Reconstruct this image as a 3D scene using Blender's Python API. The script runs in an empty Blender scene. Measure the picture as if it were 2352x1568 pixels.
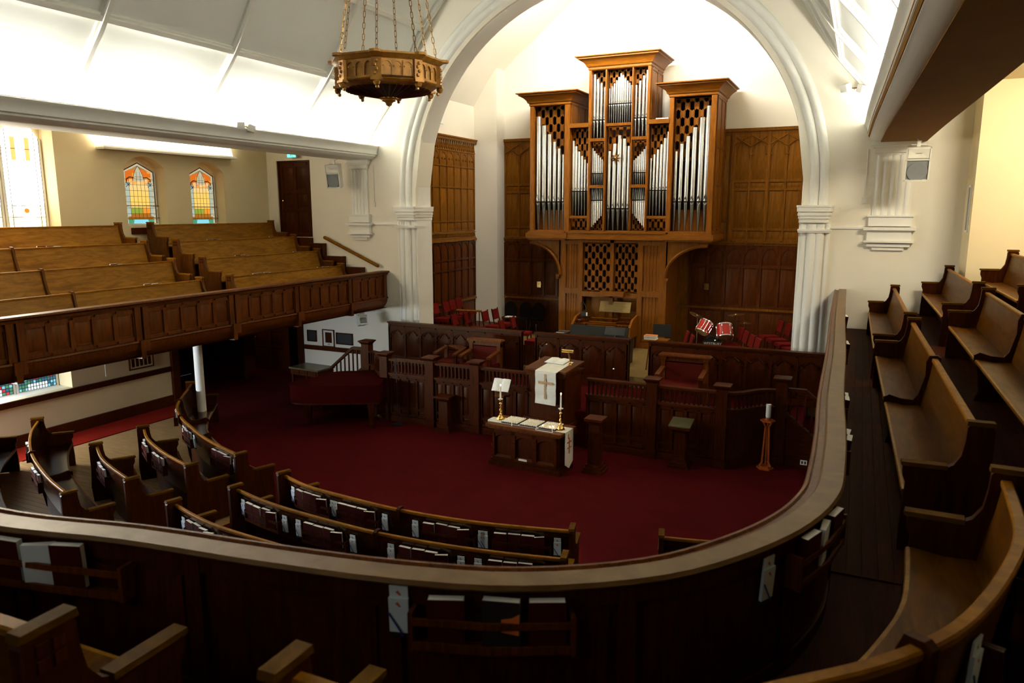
import bpy, bmesh, math, random
from mathutils import Vector, Matrix
R = random.Random(7)
PI = math.pi
SC = bpy.context.scene
COL = SC.collection
# ------------------------------------------------------------------ camera
CAM = Vector((0, 0, 4.7))
cam = bpy.data.cameras.new('camera')
cam.sensor_width = 36.0
cam.lens = 36.0 * 1690 / 2352
cam.clip_start = 0.05
cam.clip_end = 200
camo = bpy.data.objects.new('camera', cam)
COL.objects.link(camo)
camo.location = CAM
cam.dof.use_dof = True
cam.dof.focus_distance = 14.0
cam.dof.aperture_fstop = 2.8
camo.rotation_euler = (math.radians(80.0), 0, math.radians(25.2))
SC.camera = camo
# ------------------------------------------------------------------ world, exposure, lights
w = bpy.data.worlds.new('world')
SC.world = w
w.use_nodes = True
w.node_tree.nodes['Background'].inputs[0].default_value = (0.75, 0.85, 1.0, 1)
w.node_tree.nodes['Background'].inputs[1].default_value = 0.05
SC.view_settings.view_transform = 'Standard'
SC.view_settings.look = 'None'
SC.view_settings.gamma = 1.0
SC.view_settings.use_curve_mapping = False
SC.view_settings.exposure = 0.95


def area(name, loc, rot, sx, sy, power, col=(1, 0.95, 0.85), spread=180):
    l = bpy.data.lights.new(name, 'AREA')
    l.shape = 'RECTANGLE'
    l.size = sx
    l.size_y = sy
    l.energy = power
    l.color = col
    l.spread = math.radians(spread)
    o = bpy.data.objects.new(name, l)
    COL.objects.link(o)
    o.location = loc
    o.rotation_euler = rot
    return o


def aim(o, target):
    o.rotation_euler = (Vector(target) - o.location).to_track_quat('-Z', 'Y').to_euler()
    return o


WARM = (1.0, 0.93, 0.78)
DAY = (0.80, 0.90, 1.0)
COVE = (1.0, 0.96, 0.87)
SUN = (1.0, 0.90, 0.68)
# fluorescent troughs on the two long cornices, washing the vault
aim(area('cove_lamp', (-11.85, 9.9, 6.42), (0, 0, 0), 18.6, 0.10, 320, COVE), (-11.2, 6.9, 7.6))
aim(area('cove_lamp', (0.30, 9.9, 6.42), (0, 0, 0), 18.6, 0.10, 320, COVE), (-0.4, 6.9, 7.6))
for o in (bpy.data.objects['cove_lamp'], bpy.data.objects['cove_lamp.001']):
    s = 1 if o.location.x < -5 else -1
    o.rotation_euler = (0, math.radians(180 - 22 * s), 0)
    o.data.size, o.data.size_y = 0.10, 12.6
# flood lamps behind the chancel arch, aimed at the organ wall
aim(area('chancel_lamp', (-5.8, 17.4, 9.3), (0, 0, 0), 4.5, 0.3, 200, (1, 0.97, 0.90)), (-5.8, 21, 8.6))
aim(area('chancel_down_lamp', (-5.8, 17.3, 8.6), (0, 0, 0), 3.0, 0.3, 45, (1, 0.88, 0.68)), (-5.8, 20.4, 3.6))
# trough above the left gallery windows
area('gallery_lamp_or_fill', (-15.28, 12.9, 6.22), (0, math.radians(180), 0), 0.12, 3.5, 40, (1, 0.9, 0.72))
# daylight through the left windows
aim(area('window_or_fill_light', (-15.1, 8.5, 5.4), (0, 0, 0), 1.4, 1.9, 100, SUN), (0, 7.5, 3.0))
aim(area('window_or_fill_light', (-15.1, 5.0, 5.4), (0, 0, 0), 1.6, 1.9, 90, SUN), (0, 6.0, 3.0))
aim(area('window_or_fill_light', (-14.9, 6.3, 1.7), (0, 0, 0), 6.0, 0.7, 430, DAY), (-11.3, 7.8, 0))
aim(area('window_or_fill_light', (-5.8, -5.2, 7.6), (0, 0, 0), 7.0, 2.4, 26, DAY), (-6.5, 14, 4.0))  # added weak fill from behind the camera, no window known there
area('vestibule_fill', (-16.2, 15.4, 2.3), (0, 0, 0), 0.4, 0.4, 5, (1, 0.7, 0.4))  # added fill to lift the dark vestibule, not a known lamp
aim(area('gallery_lamp_or_fill', (2.7, 12.2, 6.75), (0, 0, 0), 1.2, 0.3, 70, (1, 0.90, 0.70)), (2.6, 15.3, 4.6))  # added fill that brightens the right return wall
area('gallery_lamp_or_fill', (3.0, 11.5, 6.85), (0, 0, 0), 1.0, 7.0, 30, (1, 0.88, 0.66))  # added fill above the right gallery, no fixture known


# ------------------------------------------------------------------ materials
def mk(name):
    m = bpy.data.materials.new(name)
    m.use_nodes = True
    nt = m.node_tree
    return m, nt, nt.nodes['Principled BSDF']


def plain(name, col, rough=0.5, metal=0.0, spec=0.5, emis=None, es=0.0, bump=0.0, bscale=60, var=0.0, vscale=3):
    m, nt, b = mk(name)
    b.inputs['Base Color'].default_value = (*col, 1)
    b.inputs['Roughness'].default_value = rough
    b.inputs['Metallic'].default_value = metal
    b.inputs['Specular IOR Level'].default_value = spec
    if emis:
        b.inputs['Emission Color'].default_value = (*emis, 1)
        b.inputs['Emission Strength'].default_value = es
    if bump or var:
        tc = nt.nodes.new('ShaderNodeTexCoord')
    if bump:
        n = nt.nodes.new('ShaderNodeTexNoise')
        n.inputs['Scale'].default_value = bscale
        n.inputs['Detail'].default_value = 3
        bp = nt.nodes.new('ShaderNodeBump')
        bp.inputs['Strength'].default_value = bump
        bp.inputs['Distance'].default_value = 0.01
        nt.links.new(tc.outputs['Object'], n.inputs['Vector'])
        nt.links.new(n.outputs['Fac'], bp.inputs['Height'])
        nt.links.new(bp.outputs['Normal'], b.inputs['Normal'])
    if var:
        n = nt.nodes.new('ShaderNodeTexNoise')
        n.inputs['Scale'].default_value = vscale
        n.inputs['Detail'].default_value = 5
        cr = nt.nodes.new('ShaderNodeValToRGB')
        cr.color_ramp.elements[0].position = 0.3
        cr.color_ramp.elements[1].position = 0.7
        cr.color_ramp.elements[0].color = (*[c * (1 - var) for c in col], 1)
        cr.color_ramp.elements[1].color = (*[min(1, c * (1 + var)) for c in col], 1)
        nt.links.new(tc.outputs['Object'], n.inputs['Vector'])
        nt.links.new(n.outputs['Fac'], cr.inputs['Fac'])
        nt.links.new(cr.outputs['Color'], b.inputs['Base Color'])
    return m


def wood(name, c1, c2, rough=0.35, sc=(14, 14, 1.1), spec=0.26, flake=0.25):
    """oak: stretched noise for the grain, a finer band of flecks, slight relief"""
    m, nt, b = mk(name)
    tc = nt.nodes.new('ShaderNodeTexCoord')
    mp = nt.nodes.new('ShaderNodeMapping')
    mp.inputs['Scale'].default_value = sc
    n = nt.nodes.new('ShaderNodeTexNoise')
    n.inputs['Scale'].default_value = 2.2
    n.inputs['Detail'].default_value = 6
    n.inputs['Distortion'].default_value = 1.2
    cr = nt.nodes.new('ShaderNodeValToRGB')
    cr.color_ramp.elements[0].position = 0.32
    cr.color_ramp.elements[1].position = 0.68
    cr.color_ramp.elements[0].color = (*c1, 1)
    cr.color_ramp.elements[1].color = (*c2, 1)
    n2 = nt.nodes.new('ShaderNodeTexNoise')
    n2.inputs['Scale'].default_value = 14
    n2.inputs['Detail'].default_value = 2
    mx = nt.nodes.new('ShaderNodeMixRGB')
    mx.blend_type = 'MULTIPLY'
    mx.inputs[0].default_value = flake
    oi = nt.nodes.new('ShaderNodeObjectInfo')
    hs = nt.nodes.new('ShaderNodeHueSaturation')
    mr = nt.nodes.new('ShaderNodeMapRange')
    mr.inputs['To Min'].default_value = 0.85
    mr.inputs['To Max'].default_value = 1.15
    L = nt.links.new
    L(tc.outputs['Object'], mp.inputs['Vector'])
    L(mp.outputs['Vector'], n.inputs['Vector'])
    L(mp.outputs['Vector'], n2.inputs['Vector'])
    L(n.outputs['Fac'], cr.inputs['Fac'])
    L(cr.outputs['Color'], mx.inputs[1])
    L(n2.outputs['Fac'], mx.inputs[2])
    L(oi.outputs['Random'], mr.inputs['Value'])
    L(mr.outputs['Result'], hs.inputs['Value'])
    L(mx.outputs['Color'], hs.inputs['Color'])
    L(hs.outputs['Color'], b.inputs['Base Color'])
    bp = nt.nodes.new('ShaderNodeBump')
    bp.inputs['Strength'].default_value = 0.08
    bp.inputs['Distance'].default_value = 0.005
    L(n.outputs['Fac'], bp.inputs['Height'])
    L(bp.outputs['Normal'], b.inputs['Normal'])
    b.inputs['Roughness'].default_value = rough
    b.inputs['Specular IOR Level'].default_value = spec
    b.inputs['Specular Tint'].default_value = (1.0, 0.72, 0.42, 1)
    return m


M = {}
M['cream'] = plain('cream_plaster', (0.82, 0.77, 0.64), 0.85, bump=0.12, bscale=40, var=0.03, vscale=0.6)
M['white'] = plain('white_paint', (0.84, 0.83, 0.76), 0.6, var=0.03, vscale=1.2)
M['vault'] = plain('vault_paint', (0.84, 0.86, 0.81), 0.7, bump=0.05, bscale=12, var=0.02, vscale=0.8)
M['tanwall'] = plain('tan_plaster', (0.74, 0.62, 0.38), 0.85, bump=0.12, bscale=40, var=0.04, vscale=0.7)
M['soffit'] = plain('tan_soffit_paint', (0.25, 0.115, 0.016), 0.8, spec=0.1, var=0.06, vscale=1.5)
M['organ'] = wood('organ_oak', (0.135, 0.039, 0.0026), (0.245, 0.080, 0.0060), 0.38)
M['organ_h'] = wood('organ_oak_horizontal', (0.145, 0.043, 0.0028), (0.255, 0.085, 0.0064), 0.38, (1.1, 14, 14))
M['panel'] = wood('panel_oak', (0.130, 0.044, 0.0022), (0.265, 0.095, 0.0050), 0.4)
M['dark'] = wood('dark_oak', (0.026, 0.0038, 0.0003), (0.068, 0.0115, 0.0008), 0.42, spec=0.16)
M['dark_h'] = wood('dark_oak_horizontal', (0.032, 0.0048, 0.0004), (0.078, 0.0135, 0.0010), 0.40, (1.1, 14, 14), spec=0.18)
M['front'] = wood('gallery_oak', (0.055, 0.0115, 0.0012), (0.140, 0.034, 0.0032), 0.4)
M['pew'] = wood('pew_oak', (0.175, 0.066, 0.0040), (0.32, 0.138, 0.0110), 0.30, (6, 1.0, 6))
M['pewr'] = wood('pew_shaded_oak', (0.060, 0.018, 0.0005), (0.128, 0.043, 0.0013), 0.40, (6, 1.0, 6), spec=0.10)  # same pew oak, weaker light on right and near pews put into the colour
M['pewx'] = wood('pew_shade_oak_across', (0.0175, 0.0032, 0.0006), (0.0400, 0.0080, 0.0014), 0.24, (1.0, 6, 6), 0.5)  # floor pew copy of the oak, low light put into the colour
M['pewend'] = wood('pew_end_oak', (0.0660, 0.0194, 0.0019), (0.1320, 0.0427, 0.0048), 0.36, (9, 9, 1))
M['pewendx'] = wood('shaded_pew_end_oak', (0.0225, 0.0035, 0.0003), (0.052, 0.0098, 0.0009), 0.45, (9, 9, 1), spec=0.10)  # darker copy of the end oak, shade on unlit ends put into the colour
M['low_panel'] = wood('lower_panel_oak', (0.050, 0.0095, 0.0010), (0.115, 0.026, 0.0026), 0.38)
M['pewcap'] = wood('shaded_pew_cap_oak', (0.075, 0.030, 0.0012), (0.125, 0.054, 0.0030), 0.6, (3, 3, 9), spec=0.04)  # rail oak toned down, dim light on these caps put into the colour
M['edge'] = wood('seat_edge_highlight_oak', (0.22, 0.09, 0.008), (0.34, 0.155, 0.018), 0.4, (3, 3, 9), spec=0.10)  # lighter than the seat, highlight along its front put into the colour
M['pewrail'] = wood('pew_rail_oak', (0.170, 0.060, 0.0025), (0.28, 0.112, 0.0060), 0.45, (3, 3, 9), spec=0.10)
M['railcap'] = wood('rail_cap_oak', (0.115, 0.055, 0.013), (0.18, 0.092, 0.028), 0.40, (2, 2, 9), 0.35)
M['carpet'] = plain('red_carpet', (0.055, 0.0016, 0.0022), 0.95, spec=0.05, bump=0.5, bscale=180, var=0.12, vscale=2.0)
M['runner'] = plain('bright_red_carpet', (0.20, 0.010, 0.004), 0.95, spec=0.05, bump=0.5, bscale=180, var=0.1)
M['floorwood'] = wood('floor_oak', (0.24, 0.135, 0.05), (0.38, 0.23, 0.10), 0.35, (1.2, 12, 4))
M['darkfloor'] = wood('dark_floor_boards', (0.026, 0.0042, 0.0004), (0.058, 0.0105, 0.0010), 0.6, (12, 1.0, 4), spec=0.05)
M['hallfloor'] = wood('chancel_floor_boards', (0.2310, 0.1540, 0.0504), (0.3150, 0.2170, 0.0819), 0.4, (1.2, 12, 4))
M['hole'] = plain('organ_dark_inside', (0.012, 0.004, 0.002), 0.9, spec=0.1)  # near-black tone, shade inside the organ put into the colour
M['metal'] = plain('polished_tin', (0.82, 0.82, 0.78), 0.26, 0.95)
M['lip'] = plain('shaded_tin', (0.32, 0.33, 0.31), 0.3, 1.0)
M['brass'] = plain('polished_brass', (0.85, 0.52, 0.16), 0.22, 1.0)
M['bronze'] = plain('aged_bronze', (0.36, 0.20, 0.07), 0.35, 1.0)
M['gilt'] = plain('gilded_carving', (0.34, 0.15, 0.018), 0.38, 0.35, var=0.35, vscale=9)
M['giltdark'] = plain('dark_gilded_carving', (0.06, 0.012, 0.003), 0.4, 0.2, var=0.4, vscale=12)
M['chrome'] = plain('chrome', (0.85, 0.85, 0.86), 0.12, 1.0)
M['redfab'] = plain('red_fabric', (0.13, 0.005, 0.003), 0.9, spec=0.1, bump=0.3, bscale=150)
M['redleather'] = plain('dark_red_leather', (0.075, 0.005, 0.0015), 0.6, spec=0.10, bump=0.2, bscale=50)
M['redcover'] = plain('dark_red_cloth', (0.024, 0.0012, 0.001), 0.95, spec=0.02, bump=0.2, bscale=30)
M['black'] = plain('black_plastic', (0.010, 0.009, 0.009), 0.5)
M['blackgloss'] = plain('black_gloss', (0.012, 0.013, 0.012), 0.12)
M['blackfab'] = plain('black_fabric', (0.008, 0.005, 0.005), 0.9, spec=0.1)
M['paper'] = plain('white_paper', (0.82, 0.82, 0.76), 0.8, var=0.04, vscale=20)
M['cardpaper'] = plain('card_paper', (0.62, 0.72, 0.78), 0.8)
M['cover'] = plain('hymnal_red_cover', (0.045, 0.004, 0.002), 0.9, spec=0.08)
M['linen'] = plain('white_linen', (0.74, 0.73, 0.64), 0.9, bump=0.3, bscale=90, var=0.06, vscale=9)
M['gold'] = plain('gold_thread', (0.42, 0.26, 0.10), 0.5, 0.3, var=0.4, vscale=60)
M['rust'] = plain('rust_thread', (0.50, 0.10, 0.02), 0.8)
M['wax'] = plain('candle_wax', (0.90, 0.86, 0.70), 0.5, emis=(1, 0.75, 0.45), es=0.04)
M['flame'] = plain('candle_flame', (1, 0.6, 0.3), 0.5, emis=(1, 0.55, 0.30), es=5)
M['tube'] = plain('lamp_tube', (1, 1, 1), 0.5, emis=(1, 0.95, 0.86), es=9)
M['diffuser'] = plain('lit_diffuser', (1, 1, 1), 0.5, emis=(1, 0.95, 0.84), es=1.8)
M['drumred'] = plain('drum_red_lacquer', (0.42, 0.02, 0.012), 0.12)
M['drumskin'] = plain('drum_skin', (0.32, 0.20, 0.07), 0.4)
M['greenglass'] = plain('grey_green_laminate', (0.085, 0.075, 0.035), 0.22)
M['whiteplastic'] = plain('white_plastic', (0.72, 0.71, 0.64), 0.45)
M['grille'] = plain('grey_grille', (0.22, 0.24, 0.25), 0.6, bump=0.5, bscale=300)
M['exit'] = plain('exit_sign_green', (0.1, 0.8, 0.6), 0.5, emis=(0.1, 0.9, 0.7), es=1.2)
M['pink'] = plain('orange_cover', (0.62, 0.16, 0.03), 0.6)
M['candleorange'] = plain('varnished_cherry', (0.36, 0.075, 0.012), 0.3, var=0.2, vscale=8)
M['blue'] = plain('blue_ink', (0.02, 0.03, 0.22), 0.5)
M['lead'] = plain('window_lead', (0.05, 0.04, 0.03), 0.6)


def glass(name, col, es):
    return plain(name, [c * 0.4 for c in col], 0.3, emis=col, es=es)


G = {
    'white': glass('leaded_glass_clear', (0.50, 0.46, 0.31), 0.5), 'amber': glass('leaded_glass_amber', (0.70, 0.44, 0.10), 0.72),
    'amber2': glass('leaded_glass_honey', (0.62, 0.42, 0.16), 0.75), 'orange': glass('leaded_glass_orange', (0.50, 0.11, 0.008), 0.7),
    'orange2': glass('leaded_glass_ochre', (0.62, 0.22, 0.02), 0.7), 'blue': glass('leaded_glass_pale_blue', (0.36, 0.44, 0.38), 0.55),
    'sky': glass('leaded_glass_sky_blue', (0.18, 0.50, 0.60), 0.7), 'green': glass('leaded_glass_green', (0.20, 0.26, 0.03), 0.7),
    'brown': glass('leaded_glass_brown', (0.28, 0.10, 0.01), 0.7), 'teal': glass('leaded_glass_teal', (0.05, 0.22, 0.12), 0.7),
    'glow': glass('leaded_glass_sunlit', (1.0, 0.98, 0.88), 3.0), 'gloworange': glass('leaded_glass_sunlit_orange', (1.0, 0.42, 0.12), 0.9),
    'glowgold': glass('leaded_glass_sunlit_gold', (1.0, 0.85, 0.42), 1.1),
    'deep': glass('leaded_glass_blue', (0.02, 0.12, 0.20), 0.7), 'red': glass('leaded_glass_red', (0.5, 0.02, 0.05), 0.7),
    'pale': glass('leaded_glass_pale', (0.75, 0.95, 1.0), 1.0)}


# ------------------------------------------------------------------ mesh builder
class MB:
    def __init__(s, M4=None):
        s.v, s.f, s.M = [], [], M4 or Matrix()

    def add(s, vs, fs, M4=None):
        T = s.M @ M4 if M4 is not None else s.M
        o = len(s.v)
        s.v += [tuple(T @ Vector(p)) for p in vs]
        s.f += [tuple(i + o for i in f) for f in fs]
        return s

    def box(s, a, b, M4=None):
        x0, y0, z0 = a
        x1, y1, z1 = b
        vs = [(x0, y0, z0), (x1, y0, z0), (x1, y1, z0), (x0, y1, z0), (x0, y0, z1), (x1, y0, z1), (x1, y1, z1), (x0, y1, z1)]
        return s.add(vs, [(0, 3, 2, 1), (4, 5, 6, 7), (0, 1, 5, 4), (1, 2, 6, 5), (2, 3, 7, 6), (3, 0, 4, 7)], M4)

    def frus(s, c, z0, z1, a0, b0, a1, b1, M4=None):
        """rectangular frustum about c, half sizes a (x), b (y)"""
        x, y = c
        vs = [(x - a0, y - b0, z0), (x + a0, y - b0, z0), (x + a0, y + b0, z0), (x - a0, y + b0, z0),
              (x - a1, y - b1, z1), (x + a1, y - b1, z1), (x + a1, y + b1, z1), (x - a1, y + b1, z1)]
        return s.add(vs, [(0, 3, 2, 1), (4, 5, 6, 7), (0, 1, 5, 4), (1, 2, 6, 5), (2, 3, 7, 6), (3, 0, 4, 7)], M4)

    def prism(s, poly, y0, y1, M4=None):
        """poly in (x,z), extruded along y"""
        n = len(poly)
        vs = [(p[0], y0, p[1]) for p in poly] + [(p[0], y1, p[1]) for p in poly]
        fs = [tuple(range(n)), tuple(range(2 * n - 1, n - 1, -1))]
        fs += [(i, i + n, (i + 1) % n + n, (i + 1) % n) for i in range(n)]
        return s.add(vs, fs, M4)

    def prismz(s, poly, z0, z1, M4=None):
        n = len(poly)
        vs = [(p[0], p[1], z0) for p in poly] + [(p[0], p[1], z1) for p in poly]
        fs = [tuple(range(n))[::-1], tuple(range(n, 2 * n))]
        fs += [(i, (i + 1) % n, (i + 1) % n + n, i + n) for i in range(n)]
        return s.add(vs, fs, M4)

    def lathe(s, prof, n=16, M4=None, cap=True):
        vs, fs = [], []
        for r, z in prof:
            for k in range(n):
                a = 2 * PI * k / n
                vs.append((r * math.cos(a), r * math.sin(a), z))
        for i in range(len(prof) - 1):
            for k in range(n):
                a, b = i * n + k, i * n + (k + 1) % n
                fs.append((a, b, b + n, a + n))
        if cap:
            fs.append(tuple(range(n))[::-1])
            fs.append(tuple(range((len(prof) - 1) * n, len(prof) * n)))
        return s.add(vs, fs, M4)

    def cyl(s, p, q, r, n=8, r2=None):
        p, q = Vector(p), Vector(q)
        d = q - p
        T = Matrix.Translation(p) @ d.to_track_quat('Z', 'Y').to_matrix().to_4x4()
        return s.lathe([(r, 0), (r if r2 is None else r2, d.length)], n, T)

    def tube(s, pts, r, n=6):
        for a, b in zip(pts, pts[1:]):
            s.cyl(a, b, r, n)
        return s

    def ball(s, c, r, n=8, sz=1.0):
        k = max(3, n // 2)
        pr = [(max(1e-4, r * math.sin(PI * i / k)), -r * sz * math.cos(PI * i / k)) for i in range(k + 1)]
        return s.lathe(pr, n, Matrix.Translation(Vector(c)))

    def sweep(s, path, prof, closed=True, side=1, caps=True, zs=None):
        """path [(x,y)] ; prof [(n,z)] n along side*left normal ; vertical z"""
        P = [Vector((p[0], p[1])) for p in path]
        m, k = len(P), len(prof)
        vs, fs = [], []
        for i, p in enumerate(P):
            t0 = (P[i] - P[i - 1]).normalized() if i else (P[1] - P[0]).normalized()
            t1 = (P[i + 1] - P[i]).normalized() if i < m - 1 else t0
            t = (t0 + t1).normalized()
            nn = Vector((-t.y, t.x)) * side / max(0.4, t.dot(t0))
            dz = zs[i] if zs else 0
            for a, z in prof:
                vs.append((p.x + nn.x * a, p.y + nn.y * a, z + dz))
        kk = k if closed else k - 1
        for i in range(m - 1):
            for j in range(kk):
                a, b = i * k + j, i * k + (j + 1) % k
                fs.append((a, b, b + k, a + k))
        if closed and caps:
            fs.append(tuple(range(k))[::-1])
            fs.append(tuple(range((m - 1) * k, m * k)))
        return s.add(vs, fs)

    def mesh(s, name, mat, smooth=35):
        me = bpy.data.meshes.new(name)
        me.from_pydata(s.v, [], s.f)
        bm = bmesh.new()
        bm.from_mesh(me)
        bmesh.ops.recalc_face_normals(bm, faces=bm.faces)
        if smooth:
            th = math.radians(smooth)
            for f in bm.faces:
                f.smooth = True
            for e in bm.edges:
                if len(e.link_faces) == 2 and e.calc_face_angle(0) > th:
                    e.smooth = False
        bm.to_mesh(me)
        bm.free()
        if mat is not None:
            me.materials.append(mat)
        return me

    def build(s, name, mat, parent=None, smooth=35, origin=None):
        """one mesh object; a child is given in its parent's local space"""
        me = s.mesh(name, mat, smooth)
        if origin is not None:
            me.transform(Matrix.Translation(-Vector(origin)))
        o = bpy.data.objects.new(name, me)
        COL.objects.link(o)
        if origin is not None:
            o.location = origin
        if parent is not None:
            o.parent = parent
        return o


def tag(o, label=None, cat=None, group=None, kind=None):
    if label:
        o['label'] = label
    if cat:
        o['category'] = cat
    if group:
        o['group'] = group
    if kind:
        o['kind'] = kind
    return o


def empty(name, loc=(0, 0, 0), rz=0.0, label=None, cat=None, group=None, kind=None):
    o = bpy.data.objects.new(name, None)
    COL.objects.link(o)
    o.location = loc
    o.rotation_euler = (0, 0, rz)
    return tag(o, label, cat, group, kind)


def inst(me, name, parent, loc=(0, 0, 0), rot=(0, 0, 0), scale=(1, 1, 1)):
    o = bpy.data.objects.new(name, me)
    COL.objects.link(o)
    o.parent = parent
    o.location = loc
    o.rotation_euler = rot
    o.scale = scale
    return o


def copy_tree(o, parent=None):
    kids = list(o.children)
    c = o.copy()
    COL.objects.link(c)
    c.parent = parent
    for k in kids:
        copy_tree(k, c)
    return c


def FR(x, y, z, deg=0):
    return Matrix.Translation((x, y, z)) @ Matrix.Rotation(math.radians(deg), 4, 'Z')


# sight lines of the photograph, used to survey where things stand on a known plane
_cp, _sp = math.cos(math.radians(10)), math.sin(math.radians(10))
_cy, _sy = math.cos(math.radians(25.2)), math.sin(math.radians(25.2))
_F = Vector((-_sy * _cp, _cy * _cp, -_sp))
_R = Vector((_cy, _sy, 0))
_U = _R.cross(_F)


def ray(x, y):
    return _F * 1690 + _R * (x - 1176) + _U * (784 - y)


def pz(x, y, z):
    r = ray(x, y)
    return CAM + r * ((z - CAM.z) / r.z)


def py(x, y, Y):
    r = ray(x, y)
    return CAM + r * (Y / r.y)


def pX(x, y, X):
    r = ray(x, y)
    return CAM + r * (X / r.x)


def smoothpath(pts, k=6):
    out = []
    n = len(pts)
    P = [Vector(p) for p in pts]
    for i in range(n - 1):
        a, b, c, d = P[max(i - 1, 0)], P[i], P[i + 1], P[min(i + 2, n - 1)]
        for j in range(k):
            t = j / k
            out.append(tuple(0.5 * ((2 * b) + (c - a) * t + (2 * a - 5 * b + 4 * c - d) * t * t + (3 * b - a - 3 * c + d) * t ** 3)))
    out.append(tuple(P[-1]))
    return out


def arch_pts(x0, x1, zs, za, n=6):
    """pointed arch curve from (x0,zs) over the apex to (x1,zs)"""
    c = (x0 + x1) / 2
    L = []
    for i in range(n + 1):
        t = i / n
        L.append((x0 + (c - x0) * (1 - math.cos(t * PI / 2)) ** 0.9, zs + (za - zs) * math.sin(t * PI / 2)))
    return L + [(2 * c - x, z) for x, z in L[-2::-1]]


def spandrel(mb, x0, x1, zs, za, zt, y0, y1, n=6):
    """solid between a pointed arch and the head of its bay"""
    P = arch_pts(x0, x1, zs, za, n)
    for (ax, az), (bx, bz) in zip(P, P[1:]):
        if abs(bx - ax) > 1e-5:
            mb.prism([(ax, az), (bx, bz), (bx, zt), (ax, zt)], y0, y1)


def panelling(parent, T, xs, zs, mat, pmat=None, st=0.045, ht=None, dep=0.035, arches=(), pend=False, th=0.05, skip=(), topm=None, inset=0.0):
    """joinery: one frame of stiles and rails, each panel its own object. xs, zs are grid lines; T local x along, y into the wall.
    parts live in the parent's local space (parent stands at the origin)"""
    ht = ht or st
    fr = MB(T)
    for x in xs:
        fr.box((x - st / 2, -dep, zs[0]), (x + st / 2, 0.0, zs[-1]))
    for z in zs:
        for xa, xb in zip(xs, xs[1:]):
            fr.box((xa + st / 2, -dep * 0.85, z - ht / 2), (xb - st / 2, 0.0, z + ht / 2))
    for i, (xa, xb) in enumerate(zip(xs, xs[1:])):
        for j in arches:
            za, zb = zs[j], zs[j + 1]
            h = min(zb - za, (xb - xa) * 1.0)
            spandrel(fr, xa + st / 2, xb - st / 2, zb - h * 0.85, zb - ht * 0.7, zb - ht / 2 + 0.001, -dep * 0.7, 0)
            if pend:
                for xx in (xa + (xb - xa) * 0.3, xa + (xb - xa) * 0.7):
                    fr.ball(tuple((xx, -dep * 0.75, zb - h * 0.52)), min(0.03, (xb - xa) * 0.08), 6)
    f = fr.build('frame', mat, parent)
    cache = {}
    for i, (xa, xb) in enumerate(zip(xs, xs[1:])):
        for j, (za, zb) in enumerate(zip(zs, zs[1:])):
            if (i, j) in skip:
                continue
            wd, hh = round(xb - xa - st, 3), round(zb - za - ht, 3)
            if wd < 0.02 or hh < 0.02:
                continue
            if (wd, hh) not in cache:
                m = MB()
                m.box((-wd / 2, -0.004 - inset, -hh / 2), (wd / 2, th * 0.4, hh / 2))
                b = min(0.03, wd * 0.15)
                m.frus((0, 0), 0, 0.009, wd / 2 - b, hh / 2 - b, wd / 2 - b * 1.7, hh / 2 - b * 1.7, Matrix.Translation((0, -0.004 - inset, 0)) @ Matrix.Rotation(PI / 2, 4, 'X'))
                cache[(wd, hh)] = m.mesh('panel', pmat or mat)
            p = T @ Vector(((xa + xb) / 2, 0, (za + zb) / 2))
            inst(cache[(wd, hh)], 'panel', parent, p, (0, 0, T.to_euler().z))
    return f


def lin(a, b, n):
    return [a + (b - a) * i / n for i in range(n + 1)]


ORD = ['first', 'second', 'third', 'fourth', 'fifth', 'sixth', 'seventh', 'eighth', 'ninth', 'tenth']
# ================================================================== the building
YW = 16.4      # chancel arch wall
CX = -5.80     # axis of the nave


def struct(name, mb, mat, parent=None, smooth=35, **k):
    o = mb.build(name, mat, parent, smooth, **k)
    if parent is None:
        o['kind'] = 'structure'
    return o


# ---- ground floor
fl = MB()
fl.box((-17.5, -6.2, -0.2), (3.8, YW + 4, 0.0))
floor = struct('floor', fl, M['floorwood'])
# floor boards that can be told apart on the left
bd = MB()
bd.box((-2.2, -0.055, 0), (2.2, 0.055, 0.012))
bme = bd.mesh('board', M['floorwood'])
for i in range(34):
    y = 4.6 + i * 0.115 + 0.06
    for x in (-12.1 + (i % 3) * 0.35,):
        inst(bme, 'board', floor, (x, y + 0.0, 0), (0, 0, 0))
# carpet of the open floor, its edge following the front pews
arc = smoothpath([(-14.15, 12.4), (-13.0, 11.6), (-11.9, 10.35), (-10.35, 9.3), (-9.4, 8.85), (-8.45, 8.45), (-8.45, 7.5), (-8.9, 5.5), (-9.3, 3.0)], 5)
cp = MB()
poly = arc + [(-9.6, -1), (3.4, -1), (3.4, YW - 0.02), (-14.4, YW - 0.02), (-17.5, YW - .02), (-17.5, 12.6)]
cp.prismz(poly[::-1], 0.0, 0.02)
tag(cp.build('carpet', M['carpet'], smooth=0), 'dark wine red carpet covering the open floor before the platform', 'carpet')
rn = MB()
rn.prismz([(-15.05, -1), (-14.25, -1), (-14.15, 12.35), (-15.0, 12.35)], 0.0, 0.018)
tag(rn.build('aisle_runner', M['runner'], smooth=0), 'bright red carpet runner along the left wall under the gallery', 'carpet')

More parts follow.
